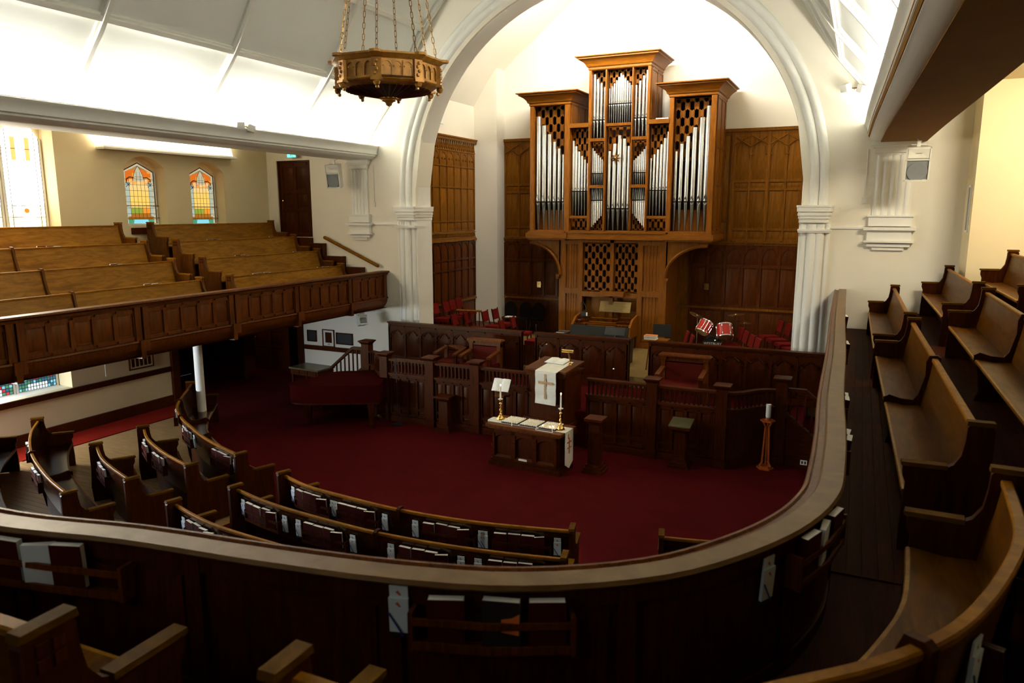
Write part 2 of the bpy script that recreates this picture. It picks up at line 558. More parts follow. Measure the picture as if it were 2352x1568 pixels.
# ---- walls
def wall_open(name, T, x0, x1, z0, z1, ops, th, mat, step=0.12, parent=None):
    """wall with arched openings; ops = (xa, xb, zbottom, ztop function)"""
    m = MB(T)
    xs = {round(x0, 4), round(x1, 4)}
    for xa, xb, zb, fn in ops:
        k = max(2, int((xb - xa) / step))
        xs |= {round(v, 4) for v in lin(xa, xb, k)}
    xs = sorted(xs)
    for a, b in zip(xs, xs[1:]):
        mid = (a + b) / 2
        op = next((o for o in ops if o[0] < mid < o[1]), None)
        if op is None:
            m.box((a, 0, z0), (b, th, z1))
        else:
            _, _, zb, fn = op
            if zb > z0:
                m.box((a, 0, z0), (b, th, zb))
            m.prism([(a, fn(a)), (b, fn(b)), (b, z1), (a, z1)], 0, th)
    return struct(name, m, mat, parent)


RA = 4.66
ZS = 5.2
arch_z = lambda x: ZS + math.sqrt(max(0.0, RA * RA - (x - CX) ** 2))
wall_open('wall_arch', FR(0, YW, 0), -13.86, 2.0, 0, 12.6, [(CX - RA, CX + RA, 0, arch_z)], 0.7, M['cream'], 0.2)
m = MB()
m.box((-17.6, YW, 2.35), (-15.05, YW + 0.3, 12.6))
m.box((-15.05, YW, 6.1), (-13.86, YW + 0.3, 12.6))
m.box((-15.05, YW, 2.35), (-14.4, YW + 0.3, 4.0))
m.box((-14.4, YW, 0), (-13.86, YW + 0.3, 4.0))
struct('wall_arch_left', m, M['cream'])
# bright set-forward wall and return at the end of the right gallery
m = MB()
m.box((1.72, 15.3, 2.2), (3.8, 15.6, 12.5))
m.box((1.72, 15.6, 2.2), (1.98, YW + 0.3, 12.5))
wr = struct('wall_right_return', m, M['tanwall'])
m = MB()
m.box((3.6, -6.2, 0), (3.9, YW, 12.5))
struct('wall_right', m, M['tanwall'])
m = MB()
m.box((-17.6, -6.5, 0), (3.9, -6.2, 5.8))
m.box((-17.6, -6.5, 9.2), (3.9, -6.2, 12.6))
m.box((-17.6, -6.5, 5.8), (-9.6, -6.2, 9.2))
m.box((-2.0, -6.5, 5.8), (3.9, -6.2, 9.2))
struct('wall_back', m, M['dark'])
# added glowing panes behind the camera, unseen, backing the rear fill
wb = empty('window_4', kind='structure')
for k in range(6):
    g = MB()
    g.box((-9.5 + k * 1.25, -6.4, 5.85), (-8.33 + k * 1.25, -6.36, 9.15))
    g.build('pane', G['white'], wb)
# left outer wall: upper gallery with three window openings
XL = -15.4
seg = lambda xa, xb, zs, h: (lambda x: zs + h * (1 - ((x - (xa + xb) / 2) / ((xb - xa) / 2)) ** 2))
W1 = (11.84, 12.94, 4.38, seg(11.84, 12.94, 5.74, 0.24))
W2 = (13.69, 14.78, 4.36, seg(13.69, 14.78, 5.72, 0.24))
W0 = (8.30, 10.24, 4.30, seg(8.30, 10.24, 6.4, 0.26))
WM = (4.0, 6.0, 4.30, seg(4.0, 6.0, 6.4, 0.26))
wall_open('wall_left', FR(XL, 0, 0, 90), -6.2, YW, 2.35, 6.7, [WM, W0, W1, W2], 0.42, M['tanwall'], 0.1)
# lower left wall, thicker, with one stained glass window, ending at the vestibule
WLo = (7.3, 9.9, 0.99, lambda x: 2.12)
wall_open('wall_left_lower', FR(-15.08, 0, 0, 90), -6.2, 12.42, 0, 2.36, [WLo], 0.5, M['tanwall'], 3)
m = MB()
m.box((-15.08, -1, 0.86), (-15.02, 12.42, 0.98))
m.box((-15.08, -1, 0.0), (-15.03, 12.42, 0.26))
m.box((-15.2, 12.40, 0), (-15.0, 12.6, 2.34))
struct('trim_1', m, M['dark_h'])
# splayed sill of the lower window
m = MB(FR(-15.08, 0, 0, 90))
m.add([(7.3, -0.02, 0.985), (9.9, -0.02, 0.985), (9.9, 0.46, 1.0), (7.3, 0.46, 1.0)], [(0, 1, 2, 3)])
struct('window_sill', m, M['white'])

# ---- stained glass
def stained(n, T, y0, y1, zb, zs, za, kind):
    """n window number; T local x along wall, y into the wall"""
    e = empty('window_%d' % n, kind='structure')
    c = (y0 + y1) / 2
    wd = y1 - y0
    lead = MB(T)
    cells = {}

    def pane(poly, g):
        mm = MB(T)
        mm.prism(poly, 0.0, 0.008)
        mm.build('pane', G[g], e, 0)

    def bar(a, b, r=0.008):
        p, q = Vector((a[0], -0.006, a[1])), Vector((b[0], -0.006, b[1]))
        lead.cyl(p, q, r, 5)
    top = lambda x: zs + (za - zs) * (1 - abs(x - c) / (wd / 2)) if kind == 'small' else zs + (za - zs) * (1 - ((x - c) / (wd / 2)) ** 2)
    if kind == 'small':
        b = 0.075 * wd
        xi0, xi1 = y0 + b * 1.1, y1 - b * 1.1
        zc = zb + (zs - zb) * 0.80      # spring of the inner trefoil
        # clear border strips
        pane([(y0, zb), (xi0, zb), (xi0, top(xi0) - 0.03), (y0, top(y0))], 'white')
        pane([(xi1, zb), (y1, zb), (y1, top(y1)), (xi1, top(xi1) - 0.03)], 'white')
        pane([(y0, top(y0)), (xi0, top(xi0) - 0.05), (c, za - 0.06), (c, za)], 'white')
        pane([(y1, top(y1)), (c, za), (c, za - 0.06), (xi1, top(xi1) - 0.05)], 'white')
        # coloured quarries either side of the spire
        for s in (-1, 1):
            xe = xi0 if s < 0 else xi1
            for r in range(4):
                za0 = zc - 0.05 + r * 0.085
                for k in range(3):
                    xa = xe + (c - xe) * (k / 3 * 0.82)
                    xb = xe + (c - xe) * ((k + 1) / 3 * 0.82)
                    t0 = min(za0 + 0.085, top(xa) - 0.05)
                    t1 = min(za0 + 0.085, top(xb) - 0.05)
                    if t0 > za0 + 0.01:
                        pane([(xa, za0), (xb, za0), (xb, t1), (xa, t0)], R.choice(['orange', 'orange2', 'orange']))
        # spire and trefoil arch
        lead2 = MB(T)
        sp = [(c - 0.19 * wd, zc + 0.02), (c - 0.15 * wd, zc + 0.16), (c - 0.07 * wd, zc + 0.29), (c, za - 0.07), (c + 0.07 * wd, zc + 0.29), (c + 0.15 * wd, zc + 0.16), (c + 0.19 * wd, zc + 0.02)]
        mm = MB(T)
        mm.prism(sp, -0.006, 0.004)
        mm.build('pane', G['white'], e, 0)
        for a, d in zip(sp, sp[1:]):
            bar(a, d, 0.005)
        bar((c - 0.06 * wd, zc), (c - 0.06 * wd, zc + 0.24), 0.004)
        bar((c + 0.06 * wd, zc), (c + 0.06 * wd, zc + 0.24), 0.004)
        bar((c - 0.13 * wd, zc + 0.12), (c + 0.13 * wd, zc + 0.12), 0.004)
        # shafts
        for s, x in ((-1, xi0), (1, xi1)):
            pane([(x, zb + 0.17), (x - s * 0.10 * wd, zb + 0.17), (x - s * 0.10 * wd, zc - 0.12), (x, zc - 0.12)], 'blue')
            mm = MB(T)
            xc = x - s * 0.06 * wd
            mm.prism([(xc - .05 * wd, zc - .12), (xc + .05 * wd, zc - .12), (xc + .09 * wd, zc - .06), (xc + .05 * wd, zc + .0), (xc - .05 * wd, zc + 0.0), (xc - .09 * wd, zc - .06)], -0.004, 0.005)
            mm.build('pane', G['blue'], e, 0)
            bar((xc - .06 * wd, zc - .12), (xc + .06 * wd, zc - .04), 0.007)
            bar((xc - .07 * wd, zc - .03), (xc + .07 * wd, zc - .03), 0.007)
            bar((xc - .05 * wd, zc), (xc + .05 * wd, zc - .10), 0.007)
            pane([(x, zb), (x - s * 0.16 * wd, zb), (x - s * 0.16 * wd, zb + 0.10), (x, zb + 0.10)], 'teal')
            pane([(x, zb + .10), (x - s * 0.14 * wd, zb + .10), (x - s * 0.14 * wd, zb + 0.17), (x, zb + 0.17)], 'brown')
            # arch from cap to spire
            A = [(x - s * 0.02, zc), (x - s * 0.03 * wd, zc + 0.06), (x - s * 0.13 * wd, zc + 0.11), (x - s * 0.27 * wd, zc + 0.10)]
            for a, d in zip(A, A[1:]):
                bar(a, d, 0.012)
        pane([(xi0 + .16 * wd, zb), (xi1 - .16 * wd, zb), (xi1 - .2 * wd, zb + .10), (xi0 + .2 * wd, zb + .10)], 'sky')
        # amber field of quarries
        fx0, fx1 = xi0 + 0.10 * wd, xi1 - 0.10 * wd
        rows = lin(zb + 0.10, zc + 0.07, 7)
        cols = lin(fx0, fx1, 5)
        for j, (a, b2) in enumerate(zip(rows, rows[1:])):
            for k, (u, v) in enumerate(zip(cols, cols[1:])):
                g = 'brown' if j == 0 else ('green' if (j == 1 and k < 3) else ('orange2' if j == 1 else ('amber' if j < 5 else 'amber2')))
                pane([(u, a), (v, a), (v, b2), (u, b2)], g)
        for z in rows:
            bar((y0, z), (y1, z), 0.004)
        for x in cols:
            bar((x, zb + .1), (x, zc + .07), 0.004)
        for z in lin(zb, zs, 6):
            bar((xi1, z), (y1, z), 0.003)
            bar((y0, z), (xi0, z), 0.003)
        # iron saddle bars with pointed ends
        for z in (zb + 0.13, zb + 0.42):
            ib = MB(T)
            ib.cyl((y0 - 0.02, -0.03, z), (y1 + 0.12, -0.03, z), 0.011, 6)
            ib.cyl((y1 + 0.10, -0.03, z), (y1 + 0.17, -0.03, z), 0.03, 6, 0.002)
            ib.build('saddle_bar', M['bronze'], e)
        bar((y0, zb), (y0, zs), 0.012)
        bar((y1, zb), (y1, zs), 0.012)
        bar((y0, zs), (c, za), 0.012)
        bar((c, za), (y1, zs), 0.012)
    else:
        K = 8 if kind == 'big' else 13
        xs = lin(y0, y1, K)
        rows = (lin(zb, zs, 8) if kind == 'big' else lin(zb, zs, 15)) + [za + 0.1]
        for j, (a, b2) in enumerate(zip(rows, rows[1:])):
            for k, (u, v) in enumerate(zip(xs, xs[1:])):
                t0, t1 = min(b2, top(u)), min(b2, top(v))
                if max(t0, t1) <= a:
                    continue
                if kind == 'big':
                    edge = k in (0, K - 1)
                    g = 'glow'
                    if j == 0:
                        g = 'glow' if 2 < k < 6 else 'glowgold'
                    if j == 1:
                        g = 'glowgold' if k % 2 else 'glow'
                    if j == 7 and k in (2, 5) or j == 6 and k in (2, 5):
                        g = 'gloworange'
                    if j == 8:
                        g = 'glowgold' if k in (2, 3, 4, 5) else 'glow'
                else:
                    g = 'pale' if (2 < k < 10 and j < 2) else R.choice(['deep', 'teal', 'deep', 'sky', 'deep', 'teal', 'deep', 'sky', 'red'])
                t0, t1 = max(t0, a + .002), max(t1, a + .002)
                pane([(u, a), (v, a), (v, t1), (u, t0)], g)
        r = 0.006 if kind == 'big' else 0.008
        for x in (xs if kind != 'big' else (xs[0], xs[1], xs[-2], xs[-1])):
            bar((x, zb), (x, top(x) if kind == 'big' else zs), r)
        for z in (rows[:3] + rows[7:8] if kind == 'big' else rows):
            bar((y0, z), (y1, z), r)
        if kind == 'big':
            mm = MB(T)
            mm.lathe([(0.001, 0), (0.05, 0), (0.05, 0.012), (0.001, 0.012)], 14, Matrix.Translation((c, -0.004, zb + .36)) @ Matrix.Rotation(PI / 2, 4, 'X'))
            mm.build('roundel', G['orange2'], e)
    lead.build('lead_cames', M['lead'], e)
    fr = MB(T)
    fr.box((y0 - 0.05, -0.02, zb - 0.05), (y1 + 0.05, 0.05, zb))
    for x in (y0 - 0.05, y1):
        fr.box((x, -0.01, zb), (x + 0.05, 0.05, zs))
    fr.build('window_frame', M['white'], e)
    return e


stained(1, FR(XL - 0.32, 0, 0, 90), 12.04, 12.87, 4.42, 5.64, 5.84, 'small')
stained(2, FR(XL - 0.32, 0, 0, 90), 13.90, 14.71, 4.40, 5.62, 5.82, 'small')
stained(3, FR(XL - 0.38, 0, 0, 90), 9.40, 10.17, 4.36, 6.2, 6.55, 'big')
stained(5, FR(XL - 0.38, 0, 0, 90), 8.42, 9.28, 4.36, 6.2, 6.55, 'big')
stained(6, FR(-15.50, 0, 0, 90), 8.00, 8.92, 1.02, 2.05, 2.06, 'low')
stained(7, FR(-15.50, 0, 0, 90), 9.04, 9.82, 1.02, 2.05, 2.06, 'low')
m = MB()
m.box((XL - 0.45, -1, 2.3), (XL - 0.42, YW, 6.7))
struct('wall_left_outer', m, M['tanwall'])
m = MB()
m.box((-15.6, -1, 0), (-15.53, 12, 2.4))
struct('wall_left_lower_outer', m, M['tanwall'])
# dark sill boards below the small windows
m = MB()
m.box((XL, 11.9, 4.18), (XL + 0.05, 12.85, 4.33))
m.box((XL, 13.75, 4.18), (XL + 0.05, 14.75, 4.33))
struct('trim_2', m, M['dark_h'])

# ---- light trough over the left windows
e = empty('light_trough', (0, 0, 0), 0, 'long white wall trough glowing above the small stained glass windows', 'light fixture')
m = MB()
m.sweep([(XL, 11.25), (XL + 0.22, 11.25), (XL + 0.22, 15.0), (XL, 15.0)], [(0, 6.06), (0.05, 6.06), (0.05, 6.10), (0.02, 6.14), (0.0, 6.14)], True, -1)
m.box((XL, 11.25, 6.08), (XL + 0.22, 15.0, 6.10))
m.build('trough', M['white'], e)
m = MB()
m.cyl((XL + 0.12, 11.35, 6.13), (XL + 0.12, 14.9, 6.13), 0.02, 8)
m.build('lamp_tube', M['tube'], e)
m = MB()
m.add([(XL + .19, 11.27, 6.12), (XL + .19, 14.98, 6.12), (XL + .03, 14.98, 6.62), (XL + .03, 11.27, 6.62)], [(0, 1, 2, 3)])
m.build('diffuser', M['diffuser'], e)

# ---- gallery ceilings behind the long cornices
m = MB()
m.box((XL - .4, -6.2, 6.7), (-12.45, YW, 6.8))
struct('ceiling_left', m, M['cream'])
m = MB()
m.box((1.0, -6.2, 6.9), (3.9, YW, 7.0))
struct('ceiling_right', m, M['tanwall'])

# ---- vault with ribs and panels
half = [(-12.1, 6.1), (-11.92, 6.55), (-11.5, 7.12), (-11.0, 7.70), (-10.6, 8.32), (-10.12, 9.12), (-9.35, 9.95), (-8.3, 10.62), (-7.1, 11.05), (CX, 11.2)]
hs = smoothpath(half, 3)
vp = hs + [(2 * CX - x, z) for x, z in hs[-2::-1]]
m = MB(FR(0, 0, 0))
n = len(vp)
vs = [(x, -6.2, z) for x, z in vp] + [(x, YW, z) for x, z in vp]
m.add(vs, [(i, i + 1, i + 1 + n, i + n) for i in range(n - 1)])
ceil = struct('ceiling', m, M['vault'], smooth=60)
RY = [-5.3, -2.6, 0.2, 2.9, 5.6, 8.32, 11.0, 13.72, YW - 0.08]


def nrm(i):
    a, b = Vector(vp[max(i - 1, 0)]), Vector(vp[min(i + 1, n - 1)])
    t = (b - a).normalized()
    return Vector((t.y, -t.x))


def vrib(path, off, hw, y):
    mb = MB()
    L = len(path)
    vs, fs = [], []
    pr = [(-hw, 0), (-hw, off * .5), (-hw * .6, off * .6), (-hw * .5, off), (hw * .5, off), (hw * .6, off * .6), (hw, off * .5), (hw, 0)]
    for i in path:
        p, q = Vector(vp[i]), nrm(i)
        for dy, o in pr:
            vs.append((p.x + q.x * o, y + dy, p.y + q.y * o))
    k = len(pr)
    for i in range(L - 1):
        for j in range(k - 1):
            fs.append((i * k + j, i * k + j + 1, (i + 1) * k + j + 1, (i + 1) * k + j))
    return mb.add(vs, fs)


for y in RY:
    struct('rib', vrib(range(n), 0.11, 0.075, y), M['white'], ceil, 40)
for idx in (9, 15, 21, n - 1 - 9, n - 1 - 15, n - 1 - 21):
    p, q = Vector(vp[idx]), nrm(idx)
    t = Vector((-q.y, q.x))
    mb = MB()
    pr = [(-.08, 0), (-.08, .045), (-.045, .05), (-.04, .09), (.04, .09), (.045, .05), (.08, .045), (.08, 0)]
    vs = []
    for y in (-6.2, YW):
        for a, o in pr:
            v = p + t * a + q * o
            vs.append((v.x, y, v.y))
    mb.add(vs, [(i, i + 1, i + 9, i + 8) for i in range(7)])
    struct('purlin', mb, M['white'], ceil)
# panels of the bays in view: boards a little proud of each other
segs = [(1, 3), (3, 5), (5, 7), (7, 9), (9, 11), (11, 13), (13, 15), (15, 17), (17, 19), (19, 21), (21, 24), (24, 27)]
segs += [(n - 1 - b, n - 1 - a) for a, b in segs]
for (ya, yb) in list(zip(RY, RY[1:]))[3:]:
    for si, (a, b) in enumerate(segs):
        mb = MB()
        vs = []
        for i in range(a, b + 1):
            p, q = Vector(vp[i]), nrm(i)
            f = 0.0
            if i == a:
                p = p + (Vector(vp[i + 1]) - p).normalized() * 0.0015
            if i == b:
                p = p + (Vector(vp[i - 1]) - p).normalized() * 0.0015
            p = p + q * 0.006
            vs += [(p.x, ya + .12, p.y), (p.x, yb - .12, p.y)]
        kk = b - a
        mb.add(vs, [(2 * i, 2 * i + 1, 2 * i + 3, 2 * i + 2) for i in range(kk)])
        struct('panel', mb, M['vault'], ceil, 60)
# thin roof over the vault so that no sky leaks in
m = MB()
m.box((-17.8, -6.6, 12.6), (4.2, YW + 0.8, 12.7))
struct('roof', m, M['cream'])

# ---- long cornices under the vault
cprof = [(0, 6.40), (0.03, 6.40), (0.05, 6.37), (0.03, 6.33), (0.0, 6.30), (-0.02, 6.22), (-0.02, 6.17), (-0.06, 6.15), (-0.06, 6.12), (-0.10, 6.10), (-0.14, 6.06), (-0.24, 6.04), (-0.85, 6.04), (-0.85, 6.30), (-0.06, 6.30), (-0.06, 6.38)]
Lp = [(-11.6, -6.2), (-11.6, YW)]
b1 = struct('trim_3', MB().sweep(Lp, cprof, True, -1), M['vault'])
Rp = [(0.34, -6.2), (0.30, 2.0), (0.20, 6.5), (0.10, 10.15), (0.0, 13.5), (-0.06, YW)]
b2 = struct('trim_4', MB().sweep(smoothpath(Rp, 4), [(a * (1.0 if a > -0.4 else 1.25), z) for a, z in cprof], True, 1), M['white'])
rp = smoothpath(Rp, 4)
struct('soffit', MB().sweep(rp, [(-0.26, 6.035), (-1.05, 6.035), (-1.05, 6.02), (-0.26, 6.02)], True, 1), M['soffit'], b2)
struct('fascia_band', MB().sweep(rp, [(-0.025, 6.20), (-0.012, 6.20), (-0.05, 6.13), (-0.07, 6.13)], True, 1), M['soffit'], b2)
m = MB()
m.box((-11.9, -6.2, 6.40), (-11.62, -6.1, 6.41))
for s, x in ((1, -11.85), (-1, 0.30)):
    tb = MB()
    for k in range(7):
        tb.cyl((x, 3.6 + k * 1.8, 6.37), (x, 5.2 + k * 1.8, 6.37), 0.018, 6)
    tag(tb.build('cove_tubes', M['tube']), 'fluorescent tubes hidden in the %s cornice trough' % ('left' if s > 0 else 'right'), 'lamp')

# ---- chancel arch moulding
prof = [(4.645, .71), (4.645, .10), (4.69, .03), (4.735, .02), (4.75, .06), (4.77, -.01), (4.81, -.06), (4.87, -.08), (4.93, -.06), (4.95, -.01), (4.97, -.05), (5.02, -.09), (5.08, -.09), (5.12, -.05), (5.135, 0.0)]
def archmould():
    mb = MB()
    path = [(0, 4.80)] + [(a, None) for a in lin(0, PI, 48)] + [(PI, 4.80)]
    vs, fs = [], []
    for a, zz in path:
        for r, y in prof:
            x = CX + r * math.cos(a)
            z = ZS + r * math.sin(a) if zz is None else zz
            vs.append((x, YW + y, z))
    k = len(prof)
    for i in range(len(path) - 1):
        for j in range(k - 1):
            fs.append((i * k + j, i * k + j + 1, (i + 1) * k + j + 1, (i + 1) * k + j))
    return mb.add(vs, fs)
struct('trim_5', archmould(), M['white'], smooth=50)
# piers: clustered shafts with capital, necking band and base
for s in (-1, 1):
    e = empty('column_%d' % (1 if s < 0 else 2), kind='structure')
    xo = CX + s * 4.66
    def X(r):
        return CX + s * r
    m = MB()
    for r, rad, yy in ((4.73, .085, 0.02), (4.88, .10, -.04), (5.03, .085, -.06), (5.16, .05, -.03)):
        m.lathe([(rad, 0.0), (rad, 4.45)], 14, FR(X(r), YW + yy, 0))
    a, b = sorted((X(4.62), X(5.22)))
    m.box((a, YW - .02, 0), (b, YW + .7, 4.5))
    m.build('shaft', M['white'], e)
    m = MB()
    for z0, z1, g in ((4.48, 4.56, .015), (4.56, 4.62, .04), (4.62, 4.67, .06), (4.67, 4.70, .05), (4.70, 4.79, .085), (4.79, 4.83, .10)):
        a, b = sorted((X(4.62 - g * .6), X(5.16 + g)))
        c = 0.04
        m.prismz([(a, YW + .72), (a, YW - .08 - g), (a + c, YW - .12 - g), (b - c, YW - .12 - g), (b, YW - .08 - g), (b, YW + .72)], z0, z1)
    m.build('capital', M['white'], e)
    m = MB()
    for z0, z1, g in ((4.28, 4.31, .02), (4.31, 4.35, .035), (0, .3, .06), (.3, .36, .03)):
        a, b = sorted((X(4.62 - g * .5), X(5.2 + g)))
        m.box((a, YW - .14 - g, z0), (b, YW + .4, z1))
    m.build('base_band', M['white'], e)
# thin string course from pier to pilaster and the reeded pilasters under the cornices
m = MB()
m.box((-12.6, YW - .03, 4.36), (-11.0, YW, 4.40))
m.box((-0.6, YW - .03, 4.36), (0.2, YW, 4.40))
struct('trim_6', m, M['white'])
for k, (xa, xb) in enumerate(((-12.50, -11.90), (0.12, 0.84))):
    e = empty('column_%d' % (k + 3), kind='structure')
    wd = xb - xa
    m = MB()
    for i in range(5):
        m.lathe([(wd * .085, 4.62), (wd * .085, 5.78), (.01, 5.82)], 12, FR(xa + wd * (.14 + .18 * i), YW, 0))
    m.box((xa + .03, YW - .03, 4.6), (xb - .03, YW, 5.9))
    m.build('reeded_shaft', M['white'], e)
    m = MB()
    for z0, z1, g in ((5.82, 5.92, .0), (5.92, 5.96, .04), (5.96, 6.04, .07)):
        m.box((xa - g, YW - .08 - g, z0), (xb + g, YW, z1))
    m.build('capital', M['white'], e)
    m = MB()
    for z0, z1, g in ((4.42, 4.62, .02), (4.60, 4.63, .05), (4.34, 4.40, .10), (4.14, 4.34, .03), (4.10, 4.14, .08), (4.02, 4.08, .02)):
        m.box((xa - g, YW - .07 - g, z0), (xb + g, YW, z1))
    m.box((xa + .08, YW - .05, 3.95), (xb - .08, YW, 4.05))
    m.build('base', M['white'], e)

# ---- chancel shell
YB = 21.0
m = MB()
m.box((-10.98, YW + .7, 0), (-10.9, 20.45, 8.2))
m.box((-11.1, 20.45, 0), (-10.13, YB + .3, 9.6))
struct('wall_chancel_left', m, M['cream'])
m = MB()
m.box((-1.45, 20.45, 0), (-0.4, YB + .3, 9.6))
m.box((-0.75, YW + .7, 0), (-0.65, 20.45, 8.2))
struct('wall_chancel_right', m, M['cream'])
m = MB()
m.box((-11.2, YB, 0), (-0.3, YB + .3, 12.6))
struct('wall_chancel_back', m, M['cream'])
ch = smoothpath([(-10.95, 7.75), (-10.07, 8.96), (-9.12, 9.72), (-7.89, 10.64), (-6.9, 11.05), (CX, 11.2)], 3)
cvp = ch + [(2 * CX - x, z) for x, z in ch[-2::-1]]
k = len(cvp)
m = MB()
m.add([(x, YW + .7, z) for x, z in cvp] + [(x, YB, z) for x, z in cvp], [(i, i + 1, i + 1 + k, i + k) for i in range(k - 1)])
m.box((-11.2, YW + .7, 12.2), (-0.3, YB + .3, 12.3))
struct('ceiling_chancel', m, M['cream'], smooth=60)
m = MB()
m.box((-11.1, 15.98, 0), (-0.5, YB, 1.0))
struct('floor_chancel', m, M['hallfloor'])

# ---- under the left gallery: wall with pictures, vestibule, door
m = MB()
m.box((-15.6, 18.4, 0), (-13.6, 18.5, 2.4))
m.box((-17.6, 18.4, 0), (-15.6, 18.5, 2.4))
m.box((-13.62, YW + .3, 0), (-13.52, 18.5, 2.4))
struct('wall_vestibule', m, M['tanwall'])
m = MB()
m.box((-17.7, 11.5, 2.36), (-13.5, 18.6, 2.5))
m.box((-17.7, 12.3, 0), (-15.5, 12.4, 2.5))
struct('ceiling_vestibule', m, M['dark'])
m = MB()
m.box((-17.6, YW, 0), (-13.6, 18.4, .02))
struct('floor_vestibule', m, M['carpet'])
m = MB()
m.box((-14.55, YW - .06, 0), (-14.36, YW + .4, 2.2))
m.box((-17.6, YW + .6, 0), (-16.9, YW + 0.75, 2.3))
struct('trim_7', m, M['dark'])
m = MB()
m.box((-14.4, YW - .03, 0.80), (-11.1, YW, 0.93))
m.box((-14.4, YW - .03, 0.0), (-11.1, YW, 0.2))
m.box((-16.0, 18.36, 0.0), (-13.6, 18.4, 0.24))
struct('baseboard_arch', m, M['dark_h'])


def door(n, T, wd, ht, mat, rows, knobx, d0=0.0):
    e = empty('door_%d' % n, kind='structure')
    m = MB(T)
    m.box((0, d0, 0), (wd, d0 + .05, ht))
    m.build('door_leaf', mat, e)
    panelling(e, T @ Matrix.Translation((0, d0, 0)), [.06, wd / 2, wd - .06], rows, mat, st=.10, dep=.02)
    m = MB(T)
    m.box((-.12, -.04, 0), (0, .1, ht + .1))
    m.box((wd, -.04, 0), (wd + .12, .1, ht + .1))
    m.box((-.12, -.04, ht), (wd + .12, .1, ht + .12))
    m.build('door_frame', mat, e)
    m = MB(T)
    m.ball((knobx, d0 - .06, 1.0), .03, 8)
    m.build('door_knob', M['brass'], e)
    return e


door(1, FR(-15.0, YW + .08, 4.0), 1.08, 2.05, M['dark'], [.06, .75, 1.25, 1.98], .12)
door(2, FR(-16.35, YW + .1, 0), 1.25, 2.1, M['dark'], [.06, .75, 1.25, 1.98], .1)
m = MB()
m.box((-17.6, YW + .06, 0), (-16.5, YW + .2, 2.4))
struct('wall_vestibule_side', m, M['tanwall'])
m = MB()
m.box((-17.6, YW - .0, 0), (-16.86, YW + .06, 2.4))
m.box((-16.86, YW + .0, .88), (-16.5, YW + .06, 1.0))
m.box((-16.86, YW + .0, .0), (-16.5, YW + .06, .25))
struct('trim_8', m, M['dark'])
# glazed side light by the dark door, vestibule cupboard
e = empty('vestibule_cabinet', (0, 0, 0), 0, 'dark panelled wooden cabinet in the shade behind the white post', 'cabinet')
T = FR(-17.35, 14.9, 0, 8)
m = MB(T)
m.box((0, .02, .25), (1.9, .5, 2.0))
for x_ in (.02, 1.74):
    m.box((x_, .04, 0), (x_ + .12, .2, .3))
m.box((-.03, -.02, .78), (1.93, .5, .84))
m.build('body', M['dark'], e)
panelling(e, T @ Matrix.Translation((0, .02, 0)), lin(.05, 1.85, 4), [.14, .75, .9, 1.95], M['dark'], st=.06)
m = MB()
m.box((-17.7, -1, 0), (-17.6, 18.5, 2.4))
struct('wall_vestibule_left', m, M['dark'])

# ---- gallery floors
RAIL = [(-11.45, YW), (-11.45, 12), (-11.45, 8), (-11.42, 5.8), (-11.3, 4.75), (-10.95, 3.95), (-10.4, 3.35), (-9.7, 2.85), (-8.6, 2.42), (-7.3, 2.15), (-5.9, 2.05), (-4.8, 2.08), (-3.92, 2.12), (-3.15, 2.29), (-2.41, 2.40), (-1.77, 2.52), (-1.22, 2.70), (-0.73, 3.03), (-0.42, 3.43), (-0.21, 3.86), (-0.10, 4.30), (-0.08, 4.75), (-0.09, 5.6), (-0.13, 6.85), (-0.16, 9.1), (-0.24, 12.5), (-0.30, YW)]
RP = smoothpath(RAIL, 4)
outer = []
for x, y in RP:
    if y > 4.9 and x < -5:
        outer.append((XL, y))
    elif y > 4.9:
        outer.append((3.7, y))
    else:
        t = (x + 11.45) / 11.4
        outer.append((XL + (3.7 - XL) * max(0, min(1, t)), -6.2))
m = MB()
k = len(RP)
for z0 in (2.16, 2.35):
    vs = [(x, y, z0) for x, y in RP] + [(x, y, z0) for x, y in outer]
    m.add(vs, [(i, i + 1, i + 1 + k, i + k) for i in range(k - 1)])
struct('floor_gallery', m, M['darkfloor'], smooth=0)
# boards of the aisle beside the right rail
m = MB()
m.box((-.045, 0, 0), (.045, 10.5, .01))
bm2 = m.mesh('board', M['darkfloor'])
fg = bpy.data.objects['floor_gallery']
for i in range(9):
    inst(bm2, 'board', fg, (0.02 + i * .096, 5.0, 2.35))
for i in range(3):
    m = MB()
    x0 = -13.05 - i * .8
    m.box((XL, -6.2, 2.3), (x0, YW, 2.73 + i * .375))
    struct('gallery_step', m, M['darkfloor'])
m = MB()
m.box((.98, -.5, 2.3), (3.7, YW, 2.72))
struct('gallery_step', m, M['darkfloor'])
m = MB()
m.box((1.80, -.5, 2.3), (3.7, YW, 3.09))
struct('gallery_step', m, M['darkfloor'])
m = MB()
m.box((XL + 3, -6.2, 2.3), (3.7, .85, 2.72))
m.box((XL + 3, -6.2, 2.3), (3.7, .0, 3.08))
struct('gallery_step', m, M['darkfloor'])
# steps along the arch wall up to the gallery door
m = MB()
for xa, xb, zt in ((-12.12, -12.75, 3.22), (-12.75, -13.4, 3.50), (-13.4, -13.85, 3.84), (-13.85, -15.3, 3.99)):
    m.box((xb, 16.22, 2.35), (xa, YW, zt))
struct('gallery_stair', m, M['dark'])
# ================================================================== panelling of the chancel
wp = empty('wall_panelling', (0, 0, 0), 0, 'tall oak wall panelling with gothic arches on the wall behind the organ', 'panelling')
T = FR(0, YB, 0)
st = 0.07
def X21(px, pyy=420):
    return py(px, pyy, YB).x
